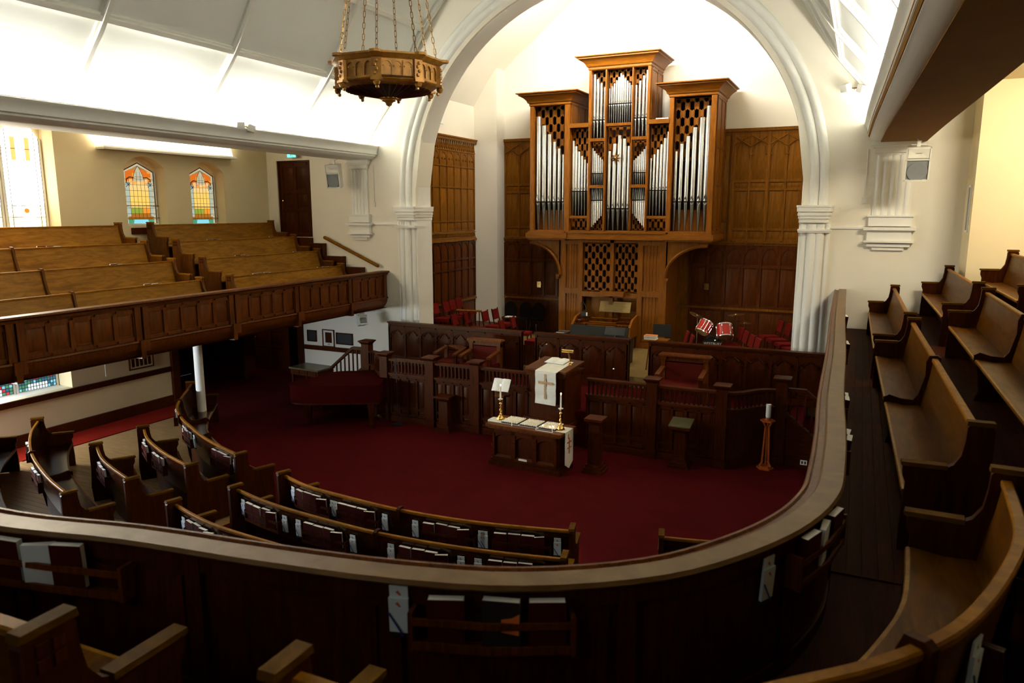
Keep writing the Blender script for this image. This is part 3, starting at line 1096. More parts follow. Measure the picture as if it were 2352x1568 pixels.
# left of the organ and right of it, upper tier
m = MB()
m.box((-10.13, YB - .06, 3.80), (-1.45, YB, 3.90))
m.box((-10.13, YB - .09, 3.86), (-1.45, YB, 3.90))
m.box((-10.13, YB - .09, 6.80), (-1.45, YB, 6.88))
m.box((-10.13, YB - .05, 6.72), (-1.45, YB, 6.80))
m.box((-10.13, YB - .07, 2.02), (-1.45, YB, 2.08))
m.box((-10.13, YB - .02, 1.0), (-1.45, YB, 6.8))
m.build('rail', M['panel'], wp)
for xs in ([-10.08, -9.62, -9.16], [-9.1, -8.65, -8.2], [-3.25, -2.83, -2.40], [-2.34, -1.92, -1.50]):
    c = (xs[0] + xs[-1]) / 2
    panelling(wp, FR(0, YB - .02, 0), xs, [3.92, 4.22, 5.28, 5.50, 6.72], M['panel'], st=.045, dep=.035)
    f = MB(FR(0, YB - .02, 0))
    for xa, xb in zip(xs, xs[1:]):
        spandrel(f, xa + .023, xb - .023, 6.22, 6.52, 6.655, -.028, -.001)
        for x in (xa + .03, xb - .03):
            f.ball((x, -.03, 6.2), .025, 6)
    f.box((xs[0], -.026, 6.65), (xs[-1], -.001, 6.72))
    # crossing ogee ribs over each pair
    for s in (-1, 1):
        f.cyl((xs[1], -.04, 6.70), (xs[1] + s * (xs[2] - xs[1]), -.04, 6.46), .018, 5)
        f.cyl((xs[1], -.04, 6.40), (xs[1] + s * (xs[2] - xs[1]) * .9, -.04, 6.66), .014, 5)
    f.build('tracery', M['panel'], wp)
for x in (-9.13, -8.16, -3.29, -2.37, -1.47):
    f = MB()
    f.box((x - .035, YB - .07, 3.9), (x + .035, YB, 6.8))
    f.build('stile', M['panel'], wp)
panelling(wp, FR(0, YB - .02, 0), [-3.95, -3.80, -3.34], [3.92, 4.45, 6.75], M['panel'], st=.03, dep=.02)
# lower tier, darker
for x0, x1, k in ((-10.10, -7.9, 5), (-4.3, -1.48, 6)):
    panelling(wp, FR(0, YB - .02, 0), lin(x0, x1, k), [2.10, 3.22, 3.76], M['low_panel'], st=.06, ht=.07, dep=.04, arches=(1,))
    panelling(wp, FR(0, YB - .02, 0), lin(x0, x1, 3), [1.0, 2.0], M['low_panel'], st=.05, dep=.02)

wl = empty('wall_panelling', (0, 0, 0), 0, 'oak panelling with carved cresting on the left side wall of the chancel', 'panelling')
T = FR(-10.9, 0, 0, 90)
m = MB(T)
for z0, z1, d in ((3.84, 3.90, .08), (3.90, 3.94, .05), (6.72, 6.80, .10), (6.80, 6.84, .13), (2.02, 2.08, .06), (4.08, 4.11, .04), (6.42, 6.45, .05)):
    m = MB(T)
    m.box((YW + .7, -d, z0), (20.43, 0, z1))
    m.build('rail', M['panel'], wl)
ys = lin(YW + .72, 20.40, 8)
panelling(wl, T, ys, [4.14, 4.42, 5.40, 6.00, 6.40], M['panel'], st=.035, dep=.035, arches=(3,), pend=True)
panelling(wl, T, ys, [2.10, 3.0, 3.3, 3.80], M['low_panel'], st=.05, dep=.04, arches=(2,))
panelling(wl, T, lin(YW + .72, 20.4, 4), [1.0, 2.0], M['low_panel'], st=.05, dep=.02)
# pierced cresting bands
for z, h in ((6.58, .13), (4.01, .06)):
    m = MB(T)
    n = 26 if h > .1 else 40
    for k in range(n):
        y = YW + .72 + (20.4 - YW - .72) * (k + .5) / n
        wd = (20.4 - YW - .72) / n / 2
        A = [(y - wd, z - h), (y, z + h * .9), (y + wd, z - h)]
        m.prism([(y - wd, z - h), (y - wd * .7, z - h), (y + .0, z + h * .7), (y, z + h)], -.05, -.01)
        m.prism([(y + wd, z - h), (y + wd * .7, z - h), (y + .0, z + h * .7), (y, z + h)], -.05, -.01)
        m.ball((y, -.035, z - h * .35), h * .28, 6)
    m.build('cresting', M['panel'], wl)
# small brass switch plates on the lower panelling
for lab, p in (('small brass plate on the dark panels left of the organ', py(1238, 653, YB - .07)), ('small brass plate on the dark panels right of the organ', py(1623, 658, YB - .07))):
    m = MB()
    m.box((-.065, -.015, -.09), (.065, 0, .09))
    m.ball((0, -.018, .02), .014, 6)
    tag(m.build('brass_plate', M['brass']), lab, 'wall plate').location = p

# ================================================================== pipe organ
YO = 19.4
og = empty('pipe_organ', (0, 0, 0), 0, 'large oak pipe organ with tin pipes standing at the centre of the chancel', 'pipe organ')
def part(name, mb, mat, lab=None, par=None, smooth=35):
    o = mb.build(name, M[mat], par or og, smooth)
    if lab:
        o['label'] = lab
    return o

def obox(m, x0, x1, z0, z1, y0=0.0, y1=.12):
    m.box((x0, YO + y0, z0), (x1, YO + y1, z1))

def tower(x0, x1, zt, z0, op, depth, cor, side_cols=2):
    """case of a tower: frame round the opening op=(xa,xb,za,zb), back, sides, cornice"""
    m = MB()
    xa, xb, za, zb = op
    obox(m, x0, xa, z0, zt)
    obox(m, xb, x1, z0, zt)
    obox(m, xa, xb, zb, zt)
    if za > z0:
        obox(m, xa, xb, z0, za)
    m.box((x0, YO + .12, z0), (x0 + .05, YO + depth, zt))
    m.box((x1 - .05, YO + .12, z0), (x1, YO + depth, zt))
    m.box((x0, YO + depth - .03, z0), (x1, YO + depth, zt))
    m.box((x0, YO, zt - .02), (x1, YO + depth, zt))
    part('tower_case', m, 'organ')
    # cove cornice
    cm = MB()
    pr = [(0, zt - .12), (.02, zt - .10), (.02, zt - .05), (.05, zt - .03), (.07, zt + .03), (.12, zt + .09), (.19, zt + .14), (.21, zt + .145), (.21, zt + .175), (.26, zt + .19), (.26, zt + .215), (-.1, zt + .215), (-.1, zt - .12)]
    pr = [(a * cor, z) for a, z in pr]
    path = [(x0, YO + depth), (x0, YO), (x1, YO), (x1, YO + depth)]
    cm.sweep(path, pr, True, -1)
    cm.box((x0 - .1, YO + .05, zt + .16), (x1 + .1, YO + depth, zt + .2))
    part('cornice', cm, 'organ_h')

DL, DR = 1.45, 1.45
tower(-8.57, -7.39, 7.68, 4.11, (-8.46, -7.54, 4.19, 7.58), DL, 1.2)
tower(-4.68, -3.50, 7.68, 4.11, (-4.57, -3.63, 4.19, 7.56), DR, 1.2)
tower(-6.86, -5.20, 8.50, 6.98, (-6.79, -5.27, 6.98, 8.41), 1.25, 1.2)
# panels on the visible flanks
for x, zs in ((-7.39, [7.0, 7.60]), (-3.50, [4.25, 5.4, 6.35, 7.55]), (-5.20, [7.1, 8.35])):
    panelling(og, FR(x, 0, 0, 90), [YO + .15, YO + .72, YO + 1.22], zs, M['organ'], st=.07, dep=.02)
# inner uprights of the centre, rails, flats
m = MB()
for x0, x1, z0, z1 in ((-6.86, -6.80, 4.19, 6.98), (-5.26, -5.20, 4.19, 6.98), (-6.41, -6.37, 4.19, 8.41), (-5.68, -5.65, 4.19, 8.41)):
    obox(m, x0, x1, z0, z1, 0, .14)
for x0, x1, z0, z1 in ((-6.80, -6.41, 6.56, 6.64), (-6.80, -6.41, 5.33, 5.41), (-5.65, -5.26, 6.56, 6.64), (-5.65, -5.26, 5.33, 5.41), (-6.37, -5.68, 6.94, 7.01)):
    obox(m, x0, x1, z0, z1, 0, .12)
part('mullion', m, 'organ')
for x0, x1 in ((-7.40, -6.85), (-5.21, -4.67)):
    m = MB()
    obox(m, x0, x1, 6.94, 7.05, -.02, .16)
    part('flat_rail', m, 'organ_h')
    m = MB()
    obox(m, x0, x1, 4.52, 4.59, 0.03, .12)
    part('flat_rail', m, 'organ_h')
    m = MB()
    m.box((x0, YO + .1, 7.03), (x1, YO + .9, 7.05))
    part('flat_rail', m, 'organ_h')
m = MB()
m.box((-5.08, YO + .2, 7.06), (-4.75, YO + .6, 7.10))
part('ledge_board', m, 'white')
# belt course with the projecting tower feet
m = MB()
obox(m, -7.5, -4.6, 3.95, 4.12, -.03, .2)
obox(m, -7.5, -4.6, 4.12, 4.17, -.05, .2)
for x0, x1 in ((-8.66, -7.42), (-4.70, -3.42)):
    m.box((x0, YO - .10, 3.97), (x1, YO + 1.45, 4.11))
    m.box((x0 + .05, YO - .05, 4.11), (x1 - .05, YO + 1.45, 4.16))
    m.box((x0 + .05, YO - .05, 3.92), (x1 - .05, YO + 1.45, 3.97))
part('belt', m, 'organ_h')
# near-black sheets, shade of the case hollow put into the colour
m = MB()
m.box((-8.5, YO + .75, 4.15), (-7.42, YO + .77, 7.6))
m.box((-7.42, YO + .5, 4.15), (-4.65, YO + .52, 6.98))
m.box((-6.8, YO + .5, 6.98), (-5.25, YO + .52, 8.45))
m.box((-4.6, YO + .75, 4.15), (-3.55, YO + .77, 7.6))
part('case_shade_sheet', m, 'hole')
m = MB()
m.box((-8.5, YO + .12, 4.10), (-3.55, YO + .9, 4.19))
part('sill_board', m, 'organ_h')
m = MB()
m.box((-8.46, YO + .3, 4.19), (-7.54, YO + .32, 4.75))
part('back_board', m, 'organ')
m = MB()
m.box((-4.57, YO + .3, 4.19), (-3.63, YO + .32, 4.75))
part('back_board', m, 'organ')


def lattice(name, x0, x1, z0, z1, cols, rows, y, par, mat='organ', t=.02, gap=.62):
    """oak lattice with staggered long hexagonal openings"""
    m = MB()
    cw = (x1 - x0) / cols
    rh = (z1 - z0) / rows
    web = cw * .14
    for c in range(cols):
        xa, xb = x0 + c * cw, x0 + (c + 1) * cw
        xm = (xa + xb) / 2
        m.box((xa - web / 2, y, z0), (xa + web / 2, y + t, z1))
        off = 0 if c % 2 else .5
        tip = cw * .38
        for r in range(-1, rows + 1):
            zc = z0 + (r + off) * rh
            a, b = zc - rh * (1 - gap) / 2, zc + rh * (1 - gap) / 2
            pts = [(xa, a - tip), (xm, a), (xb, a - tip), (xb, b + tip), (xm, b), (xa, b + tip)]
            pts = [(x, min(max(z, z0), z1)) for x, z in pts]
            if max(p[1] for p in pts) - min(p[1] for p in pts) < .01:
                continue
            m.prism(pts, y, y + t)
    m.box((x1 - web / 2, y, z0), (x1 + web / 2, y + t, z1))
    m.box((x0, y, z0), (x1, y + t, z0 + .012))
    m.box((x0, y, z1 - .012), (x1, y + t, z1))
    o = m.build(name, M[mat], par, 0)
    return o


yl = YO + .26
for a in ((-8.46, -7.54, 6.0, 7.58, 8, 4), (-4.57, -3.63, 6.0, 7.56, 8, 4), (-7.38, -6.86, 5.6, 6.94, 7, 4), (-5.20, -4.66, 5.6, 6.94, 7, 4), (-7.38, -6.86, 4.19, 4.52, 7, 1), (-5.20, -4.66, 4.19, 4.52, 7, 1),
          (-6.79, -6.41, 7.5, 8.41, 5, 4), (-6.37, -5.68, 7.6, 8.41, 9, 3), (-5.65, -5.27, 7.5, 8.41, 5, 4), (-6.80, -6.41, 5.9, 6.56, 6, 3), (-5.65, -5.26, 5.9, 6.56, 6, 3), (-6.37, -5.68, 5.9, 6.94, 7, 3), (-6.80, -6.41, 4.19, 4.65, 6, 2), (-5.65, -5.26, 4.19, 4.65, 6, 2)):
    lattice('lattice', *a, yl, og, 'organ')


def pipe(x, zt, zm, zf, r, y=.15, inv=False):
    """speaking pipe: body, cone foot, mouth with shield lips"""
    o = empty('pipe', (x, YO + y, 0))
    o.parent = og
    m = MB()
    s = -1 if inv else 1
    m.lathe([(r * .97, zm), (r, zm + s * .02), (r, zt), (r * .86, zt), (r * .86, zt - s * .05)], 12, cap=False)
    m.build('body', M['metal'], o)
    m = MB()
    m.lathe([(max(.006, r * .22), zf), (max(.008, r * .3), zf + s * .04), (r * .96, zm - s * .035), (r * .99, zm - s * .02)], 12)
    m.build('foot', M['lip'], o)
    m = MB()
    w2, h = r * .72, r * 2.6
    yy = -r * 1.02
    # upper lip shield, pointed
    m.add([(-w2, yy + r * .22, zm + .004 * s), (w2, yy + r * .22, zm + .004 * s), (w2 * .85, yy + r * .1, zm + s * h * .45), (0, yy - .004, zm + s * h), (-w2 * .85, yy + r * .1, zm + s * h * .45), (0, yy + .006, zm + .01 * s)],
          [(0, 5, 3, 4), (5, 1, 2, 3)])
    m.add([(-w2, yy + r * .2, zm - s * .03), (w2, yy + r * .2, zm - s * .03), (w2 * .3, yy - .0, zm - s * (.03 + h * .3)), (-w2 * .3, yy, zm - s * (.03 + h * .3))], [(0, 1, 2, 3)])
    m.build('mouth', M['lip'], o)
    m = MB()
    m.box((-r * .8, -r * 1.0, zm - .012), (r * .8, -r * .3, zm + .006))
    m.build('windway', M['hole'], o, 0)
    return o


def oz(zy):
    return py(1390, 90 + zy * .29973, YO).z


def ox(zx, zy=900):
    return py(1150 + zx * .29973, 90 + zy * .29973, YO + .15).x


def rank(xs, tops, zm, zf, r0, r1, inv=False, y=.15):
    n = len(xs)
    for i, (x, t) in enumerate(zip(xs, tops)):
        zt = oz(t)
        f = abs(t - max(tops)) / max(1, max(tops) - min(tops))
        pipe(x, zt, zm, zf, r1 + (r0 - r1) * f, y, inv)


def zl(a, b, n):
    return [a + (b - a) * i / (n - 1) for i in range(n)]


sh = .05
rank([-8.37, -8.20, -8.035, -7.885, -7.745, -7.615], [572 - 12, 643 - 10, 713 - 8, 772 - 6, 825 - 4, 870], 4.98, 4.20, .075, .045)
rank([-4.50, -4.36, -4.205, -4.04, -3.865, -3.70], [868 + 8, 813 + 8, 757 + 10, 692 + 12, 620 + 14, 537 + 16], 4.96, 4.20, .075, .045)
rank(zl(-7.33, -6.90, 6), [765, 808, 850, 885, 915, 943], 5.26, 4.60, .042, .030)
rank(zl(-5.16, -4.71, 6), [920, 892, 856, 818, 773, 726], 5.26, 4.60, .042, .030)
rank(zl(-6.75, -6.46, 4), [258, 295, 328, 362], 7.13, 6.65, .042, .034)
rank(zl(-5.61, -5.31, 4), [362, 332, 296, 255], 7.13, 6.65, .042, .034)
rank(zl(-6.33, -5.72, 11), [374, 357, 338, 316, 292, 265, 280, 304, 325, 342, 360], 7.52, 7.02, .030, .022)
rank(zl(-6.77, -6.44, 7), [828, 850, 870, 885, 902, 917, 930], 5.73, 5.42, .026, .020)
rank(zl(-5.62, -5.29, 7), [930, 917, 902, 887, 868, 850, 828], 5.73, 5.42, .026, .020)
rank(zl(-6.77, -6.44, 7), [1440, 1424, 1407, 1390, 1372, 1355, 1337], 5.00, 5.33, .020, .026, True)
rank(zl(-5.62, -5.29, 7), [1337, 1355, 1372, 1390, 1407, 1424, 1440], 5.00, 5.33, .020, .026, True)
rank([-6.30, -6.16, -6.02, -5.88, -5.75], [855, 800, 738, 765, 822], 4.79, 4.20, .060, .048)
# turning star before the middle pipe
m = MB()
P = []
for k in range(16):
    a = PI * k / 8
    r = .17 if k % 2 == 0 else .065
    P.append((r * math.cos(a), r * math.sin(a)))
vs = [(x, 0, z) for x, z in P] + [(0, -.05, 0), (0, .02, 0)]
m.add(vs, [(i, (i + 1) % 16, 16) for i in range(16)] + [((i + 1) % 16, i, 17) for i in range(16)])
m.ball((0, -.05, 0), .03, 8)
m.cyl((0, 0, 0), (0, .2, 0), .01, 6)
s_ = m.build('star', M['bronze'], og, 0)
s_.location = (-6.06, YO - .06, 6.10)
s_['label'] = 'eight pointed bronze star'
# brackets under the towers
for s, xw, xo in ((-1, -7.66, -8.58), (1, -4.66, -3.58)):
    m = MB()
    za, zb = 2.95, 3.92
    arc_ = [(xw + (xo - xw) * (1 - math.cos(t)), za + (zb - .1 - za) * math.sin(t)) for t in lin(0, PI / 2, 10)]
    inn = [(x - (xo - xw) * .0, z) for x, z in arc_]
    for (ax, az), (bx, bz) in zip(arc_, arc_[1:]):
        d = s * .0
        m.prism([(ax, az), (bx, bz), (bx, zb), (ax, zb)] if abs(bx - ax) > 1e-4 else [(ax, az), (ax + .001, bz), (ax, zb)], YO + .10, YO + .20)
        # moulded edge
        ux, uz = -(bz - az), (bx - ax)
    pts = [(x, YO + .05, z) for x, z in arc_]
    m.tube(pts, .045, 6)
    a, b = sorted((xw, xw + s * .10))
    m.box((a, YO + .0, za - .06), (b, YO + .2, za))
    m.box((a, YO + .02, za - .12), (b - (b - a) * .3, YO + .18, za - .06))
    part('bracket', m, 'organ')
# base of the case
m = MB()
for x0, x1 in ((-7.70, -7.50), (-7.12, -7.00), (-6.20, -6.10), (-5.42, -5.28), (-4.82, -4.62)):
    m.box((x0, YO + .10, 1.0), (x1, YO + .25, 3.95))
for x0, x1 in ((-7.5, -7.12), (-5.28, -4.82)):
    m.box((x0, YO + .10, 2.42), (x1, YO + .24, 2.58))
    m.box((x0, YO + .10, 3.80), (x1, YO + .24, 3.95))
    m.box((x0, YO + .10, 1.0), (x1, YO + .24, 1.15))
m.box((-7.0, YO + .10, 3.86), (-5.42, YO + .24, 3.95))
m.box((-7.0, YO + .10, 2.36), (-5.42, YO + .24, 2.50))
m.box((-7.70, YO + .25, 1.0), (-7.64, YO + 1.45, 3.95))
m.box((-4.68, YO + .25, 1.0), (-4.62, YO + 1.45, 3.95))
part('base_case', m, 'organ')
bdm = {}
for x0, x1 in ((-7.5, -7.12), (-5.28, -4.82)):
    for z0, z1 in ((1.15, 2.42), (2.58, 3.80)):
        k = 5
        wd = (x1 - x0) / k
        key = (round(wd, 3), z1 - z0)
        if key not in bdm:
            mm = MB()
            mm.prismz([(-wd / 2, .01), (-wd / 2 + .01, 0), (wd / 2 - .01, 0), (wd / 2, .01), (wd / 2, .03), (-wd / 2, .03)], 0, z1 - z0)
            bdm[key] = mm.mesh('board', M['organ'])
        for i in range(k):
            inst(bdm[key], 'board', og, (x0 + wd * (i + .5), YO + .15, z0))
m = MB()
m.box((-7.0, YO + .34, 2.5), (-5.42, YO + .36, 3.86))  # dark sheet for the shade behind the lattice doors
part('case_shade_sheet', m, 'hole')
for x0, x1 in ((-6.98, -6.22), (-6.08, -5.44)):
    lattice('lattice_door', x0, x1, 2.52, 3.84, 7, 4, YO + .18, og, 'organ', .02, .66)
m = MB()
m.box((-7.0, YO + .45, 1.0), (-5.42, YO + .5, 2.4))
part('console_recess', m, 'panel')

# ------------------------------------------------------------ console in the organ base
cs = empty('organ_console', (0, 0, 0), 0, 'oak organ console with three keyboards and a music desk in the organ base', 'organ console')
def cpart(name, mb, mat, lab=None, par=None, smooth=35):
    o = mb.build(name, M[mat], par or cs, smooth)
    if lab:
        o['label'] = lab
    return o
m = MB()
m.box((-6.95, 18.85, 1.05), (-5.45, YO + .45, 1.62))
for x in (-7.05, -5.43):
    m.add([(x, 18.78, 1.35), (x, 18.78, 1.66), (x, 19.05, 1.84), (x, YO + .4, 1.96), (x, YO + .4, 1.35), (x + .06, 18.78, 1.35), (x + .06, 18.78, 1.66), (x + .06, 19.05, 1.84), (x + .06, YO + .4, 1.96), (x + .06, YO + .4, 1.35)],
          [(0, 1, 2, 3, 4), (9, 8, 7, 6, 5), (0, 5, 6, 1), (1, 6, 7, 2), (2, 7, 8, 3), (3, 8, 9, 4), (4, 9, 5, 0)])
cpart('body', m, 'organ_h')
for i in range(3):
    m = MB()
    y, z = 18.82 + i * .16, 1.64 + i * .085
    m.box((-6.62, y, z - .02), (-5.82, y + .15, z))
    man = cpart('manual', m, 'dark_h')
    m = MB()
    for k in range(40):
        m.box((-6.60 + k * .019, y, z), (-6.583 + k * .019, y + .12, z + .012))
    kk = cpart('keys', m, 'organ_h', par=man)
    kk['kind'] = 'stuff'
    for s, xa in ((0, -6.98), (1, -5.78)):
        m = MB()
        m.box((xa, y, z - .01), (xa + .33, y + .14, z + .03))
        jb = cpart('stop_jamb', m, 'dark_h')
        m = MB()
        for k in range(6):
            m.cyl((xa + .03 + k * .052, y + .05, z + .03), (xa + .03 + k * .052, y + .04, z + .055), .012, 6)
        cpart('stop_knob', m, 'organ', par=jb)
m = MB()
m.add([(x, y, z + .13) for x, y, z in [(-6.46, 19.42, 1.84), (-5.58, 19.42, 1.84), (-5.58, 19.54, 2.12), (-6.46, 19.54, 2.12), (-6.46, 19.45, 1.83), (-5.58, 19.45, 1.83), (-5.58, 19.57, 2.11), (-6.46, 19.57, 2.11)]],
      [(0, 1, 2, 3), (7, 6, 5, 4), (0, 4, 5, 1), (1, 5, 6, 2), (2, 6, 7, 3), (3, 7, 4, 0)])
cpart('music_desk', m, 'hallfloor', 'pale slanted music desk')
m = MB()
m.box((-6.40, 19.26, 2.42), (-5.74, 19.50, 2.44))
m.box((-6.40, 19.30, 2.44), (-5.74, 19.50, 2.54))
m.cyl((-6.1, 19.42, 2.54), (-6.1, 19.42, 2.60), .03, 8)
cpart('desk_lamp_hood', m, 'organ_h', 'hinged light hood above the music desk')
m = MB()
m.tube([(-6.93, 19.2, 1.66), (-6.93, 19.25, 2.2), (-6.86, 19.2, 2.24), (-6.76, 19.15, 2.14), (-6.73, 19.1, 1.98)], .01, 6)
m.box((-6.86, 19.04, 1.86), (-6.68, 19.12, 1.98))
cpart('monitor_arm', m, 'black')
m = MB()
m.box((-6.70, 19.02, 1.88), (-6.665, 19.04, 1.97))
m.box((-6.93, 19.02, 1.70), (-6.87, 19.04, 1.76))
cpart('small_light', m, 'paper')

# ================================================================== chandelier
ch_ = empty('chandelier', (CX - .06, 8.58, 0), 0, 'large octagonal carved wooden chandelier hanging on chains from the vault', 'chandelier')
def oct_(r, a0=22.5):
    return [(r * math.cos(math.radians(a0 + 45 * k)), r * math.sin(math.radians(a0 + 45 * k))) for k in range(8)]
def ring(m, prof):
    vs, fs = [], []
    for r, z in prof:
        vs += [(x, y, z) for x, y in oct_(r)]
    for i in range(len(prof) - 1):
        for k in range(8):
            a, b = i * 8 + k, i * 8 + (k + 1) % 8
            fs.append((a, b, b + 8, a + 8))
    m.add(vs, fs)
m = MB()
ring(m, [(.86, 6.82), (.97, 6.82), (.97, 6.79), (.93, 6.77), (.90, 6.74), (.88, 6.73), (.86, 6.72), (.86, 6.70), (.80, 6.70), (.80, 6.82), (.86, 6.82)])
for x, y in oct_(.93):
    m.prismz([(x + .10 * math.cos(math.radians(45 * k + 22.5)), y + .10 * math.sin(math.radians(45 * k + 22.5))) for k in range(8)], 6.785, 6.825)
m.build('rim', M['gilt'], ch_)
m = MB()
ring(m, [(.80, 6.42), (.84, 6.42), (.84, 6.72), (.80, 6.72), (.80, 6.42)])
m.build('band', M['gilt'], ch_)
ap = .84 * math.cos(PI / 8)
sl = 2 * .84 * math.sin(PI / 8)
cache = None
for k in range(8):
    a = 45 * k
    T = Matrix.Rotation(math.radians(a), 4, 'Z') @ Matrix.Translation((0, -ap, 0))
    if cache is None:
        mm = MB()
        for i in range(3):
            xa, xb = -sl / 2 + .07 + i * (sl - .14) / 3, -sl / 2 + .07 + (i + 1) * (sl - .14) / 3
            spandrel(mm, xa + .012, xb - .012, 6.60, 6.68, 6.70, -.022, .004, 4)
            mm.box((xa - .006, -.022, 6.45), (xa + .012, .004, 6.70))
            mm.box((xb - .012, -.022, 6.45), (xb + .006, .004, 6.70))
            for sx in (xa + .03, xb - .03):
                mm.ball((sx, -.02, 6.60), .012, 6)
            mm.box((-sl / 2, -.025, 6.42), (sl / 2, .004, 6.455))
        cache = mm.mesh('carved_panel', M['gilt'])
    o = inst(cache, 'carved_panel', ch_, T.to_translation(), (0, 0, math.radians(a)))
cache = None
for x, y in oct_(.86):
    a = math.atan2(y, x) + PI / 2
    if cache is None:
        mm = MB()
        mm.box((-.075, -.03, 6.40), (.075, .04, 6.72))
        for j in range(4):
            mm.ball((-.025 + .03 * (j % 2), -.035, 6.47 + j * .065), .030, 6)
        mm.prismz([(-.09, -.06), (.09, -.06), (.09, .05), (-.09, .05)], 6.36, 6.40)
        mm.ball((0, -.01, 6.33), .06, 8)
        mm.ball((0, .02, 6.26), .035, 6)
        cache = mm.mesh('corner_post', M['gilt'])
    inst(cache, 'corner_post', ch_, (x, y, 0), (0, 0, a))
m = MB()
ring(m, [(.86, 6.42), (.88, 6.40), (.86, 6.38), (.80, 6.36), (.72, 6.33)])
m.build('lower_moulding', M['gilt'], ch_)
m = MB()
ring(m, [(.80, 6.36), (.70, 6.33), (.45, 6.26), (.22, 6.215), (.12, 6.20)])
for k in range(40):
    a = 2 * PI * k / 40
    m.cyl((.72 * math.cos(a), .72 * math.sin(a), 6.315), (.16 * math.cos(a), .16 * math.sin(a), 6.205), .010, 4)
m.build('bowl', M['giltdark'], ch_)
m = MB()
m.lathe([(.14, 6.24), (.165, 6.22), (.15, 6.19), (.11, 6.17), (.12, 6.15), (.07, 6.13), (.05, 6.10), (.055, 6.085), (.02, 6.06)], 16)
for k in range(12):
    a = 2 * PI * k / 12
    m.ball((.15 * math.cos(a), .15 * math.sin(a), 6.20), .022, 6)
m.build('finial', M['gilt'], ch_)
def link(T, L=.055, r=.0065, wd=.018):
    pts = [(wd, 0, -L + wd), (wd, 0, L - wd), (wd * .6, 0, L), (-wd * .6, 0, L), (-wd, 0, L - wd), (-wd, 0, -L + wd), (-wd * .6, 0, -L), (wd * .6, 0, -L)]
    m = MB(T)
    for a, b in zip(pts, pts[1:] + pts[:1]):
        m.cyl(a, b, r, 4)
    return m
for k, (x, y) in enumerate(oct_(.82)):
    m = MB()
    p, q = Vector((x, y, 6.83)), Vector((x * .10, y * .10, 11.8))
    d = (q - p).normalized()
    n_ = int((q - p).length / .097)
    Q = d.to_track_quat('Z', 'Y').to_matrix().to_4x4()
    for i in range(n_):
        T = Matrix.Translation(p + d * (i * .097 + .05)) @ Q @ Matrix.Rotation(PI / 2 * (i % 2) + .4 * k, 4, 'Z')
        l = link(T)
        m.v, m.f = m.v + l.v, m.f + [tuple(a + len(m.v) for a in f) for f in l.f]
    m.build('chain', M['bronze'], ch_, 0)
m = MB()
m.lathe([(.02, 11.7), (.12, 11.75), (.12, 11.85), (.03, 11.9), (.03, 12.7), (.2, 12.78), (.2, 12.85)], 12)
m.build('ceiling_hub', M['bronze'], ch_)
ch_.location.z = 1.545
ch_.scale = (.79, .79, .75)
# ================================================================== gallery fronts and rails
def sub(path, f):
    return [p for p in path if f(p)]


gf = empty('gallery_parapet', (0, 0, 0), 0, 'panelled dark oak front of the left gallery', 'balcony front')
T = FR(-11.45, 0, 0, 90)
m = MB()
m.box((-11.54, 2.9, 2.3), (-11.46, YW, 3.12))
m.build('body', M['front'], gf)
bays = [(4.55, 6.68), (6.72, 8.85), (8.89, 11.0), (11.04, 12.92), (12.96, 14.85), (14.89, 16.36)]
for a, b in bays:
    k = 5 if b < 16 else 4
    panelling(gf, T @ Matrix.Translation((0, .01, 0)), lin(a + .10, b - .10, k), [2.50, 2.98], M['front'], st=.075, ht=.07, dep=.035)
    m = MB(T)
    m.box((a, -.05, 2.42), (a + .12, 0, 3.06))
    m.build('pilaster', M['front'], gf)
    m = MB(T)
    m.box((b - .12, -.05, 2.42), (b, 0, 3.06))
    m.build('pilaster', M['front'], gf)
pth = [(-11.45, 2.9), (-11.45, YW)]
gfp = [(0.06, 3.15), (.11, 3.15), (.12, 3.12), (.10, 3.10), (.07, 3.09), (.06, 3.05), (.0, 3.04), (-.12, 3.04), (-.12, 3.15)]
MB().sweep(pth, gfp, True, -1).build('cap_rail', M['front'], gf)
MB().sweep(pth, [(0, 2.45), (.05, 2.45), (.06, 2.42), (.03, 2.40), (.0, 2.36)], True, -1).build('lower_rail', M['front'], gf)
MB().sweep(pth, [(0.03, 2.40), (.02, 2.33), (-.03, 2.24), (-.12, 2.15), (-.13, 2.12), (-.22, 2.12), (-.22, 2.40)], True, -1).build('skirt', M['front'], gf)
for y in (6.70, 8.87, 11.02, 12.94, 14.87):
    m = MB()
    m.box((-11.50, y - .10, 2.26), (-11.36, y + .10, 2.46))
    m.box((-11.60, y - .05, 2.12), (-11.42, y + .05, 2.3))
    m.build('corbel', M['front'], gf)

nr = empty('gallery_rail', (0, 0, 0), 0, 'long curved oak gallery rail with a broad worn cap and book racks inside', 'balcony rail')
NP = [p for p in RP[RP.index(min(RP, key=lambda p: abs(p[0] + 11.42) + abs(p[1] - 4.6))):]]
NP = [p for p in RP if not (p[0] < -11.40 and p[1] > 5.0)]
MB().sweep(NP, [(-.085, 3.115), (-.10, 3.13), (-.09, 3.15), (.030, 3.15), (.042, 3.13), (.035, 3.11)], True, 1).build('cap_rail', M['railcap'], nr)
MB().sweep(NP, [(.044, 3.122), (.085, 3.122), (.095, 3.135), (.11, 3.135), (.118, 3.12), (.11, 3.10), (.08, 3.08), (.05, 3.07), (.044, 3.07)], True, 1).build('outer_bead', M['front'], nr)
MB().sweep(NP, [(-.03, 2.2), (.05, 2.2), (.05, 3.12), (-.03, 3.12)], True, 1).build('front_wall', M['dark'], nr)
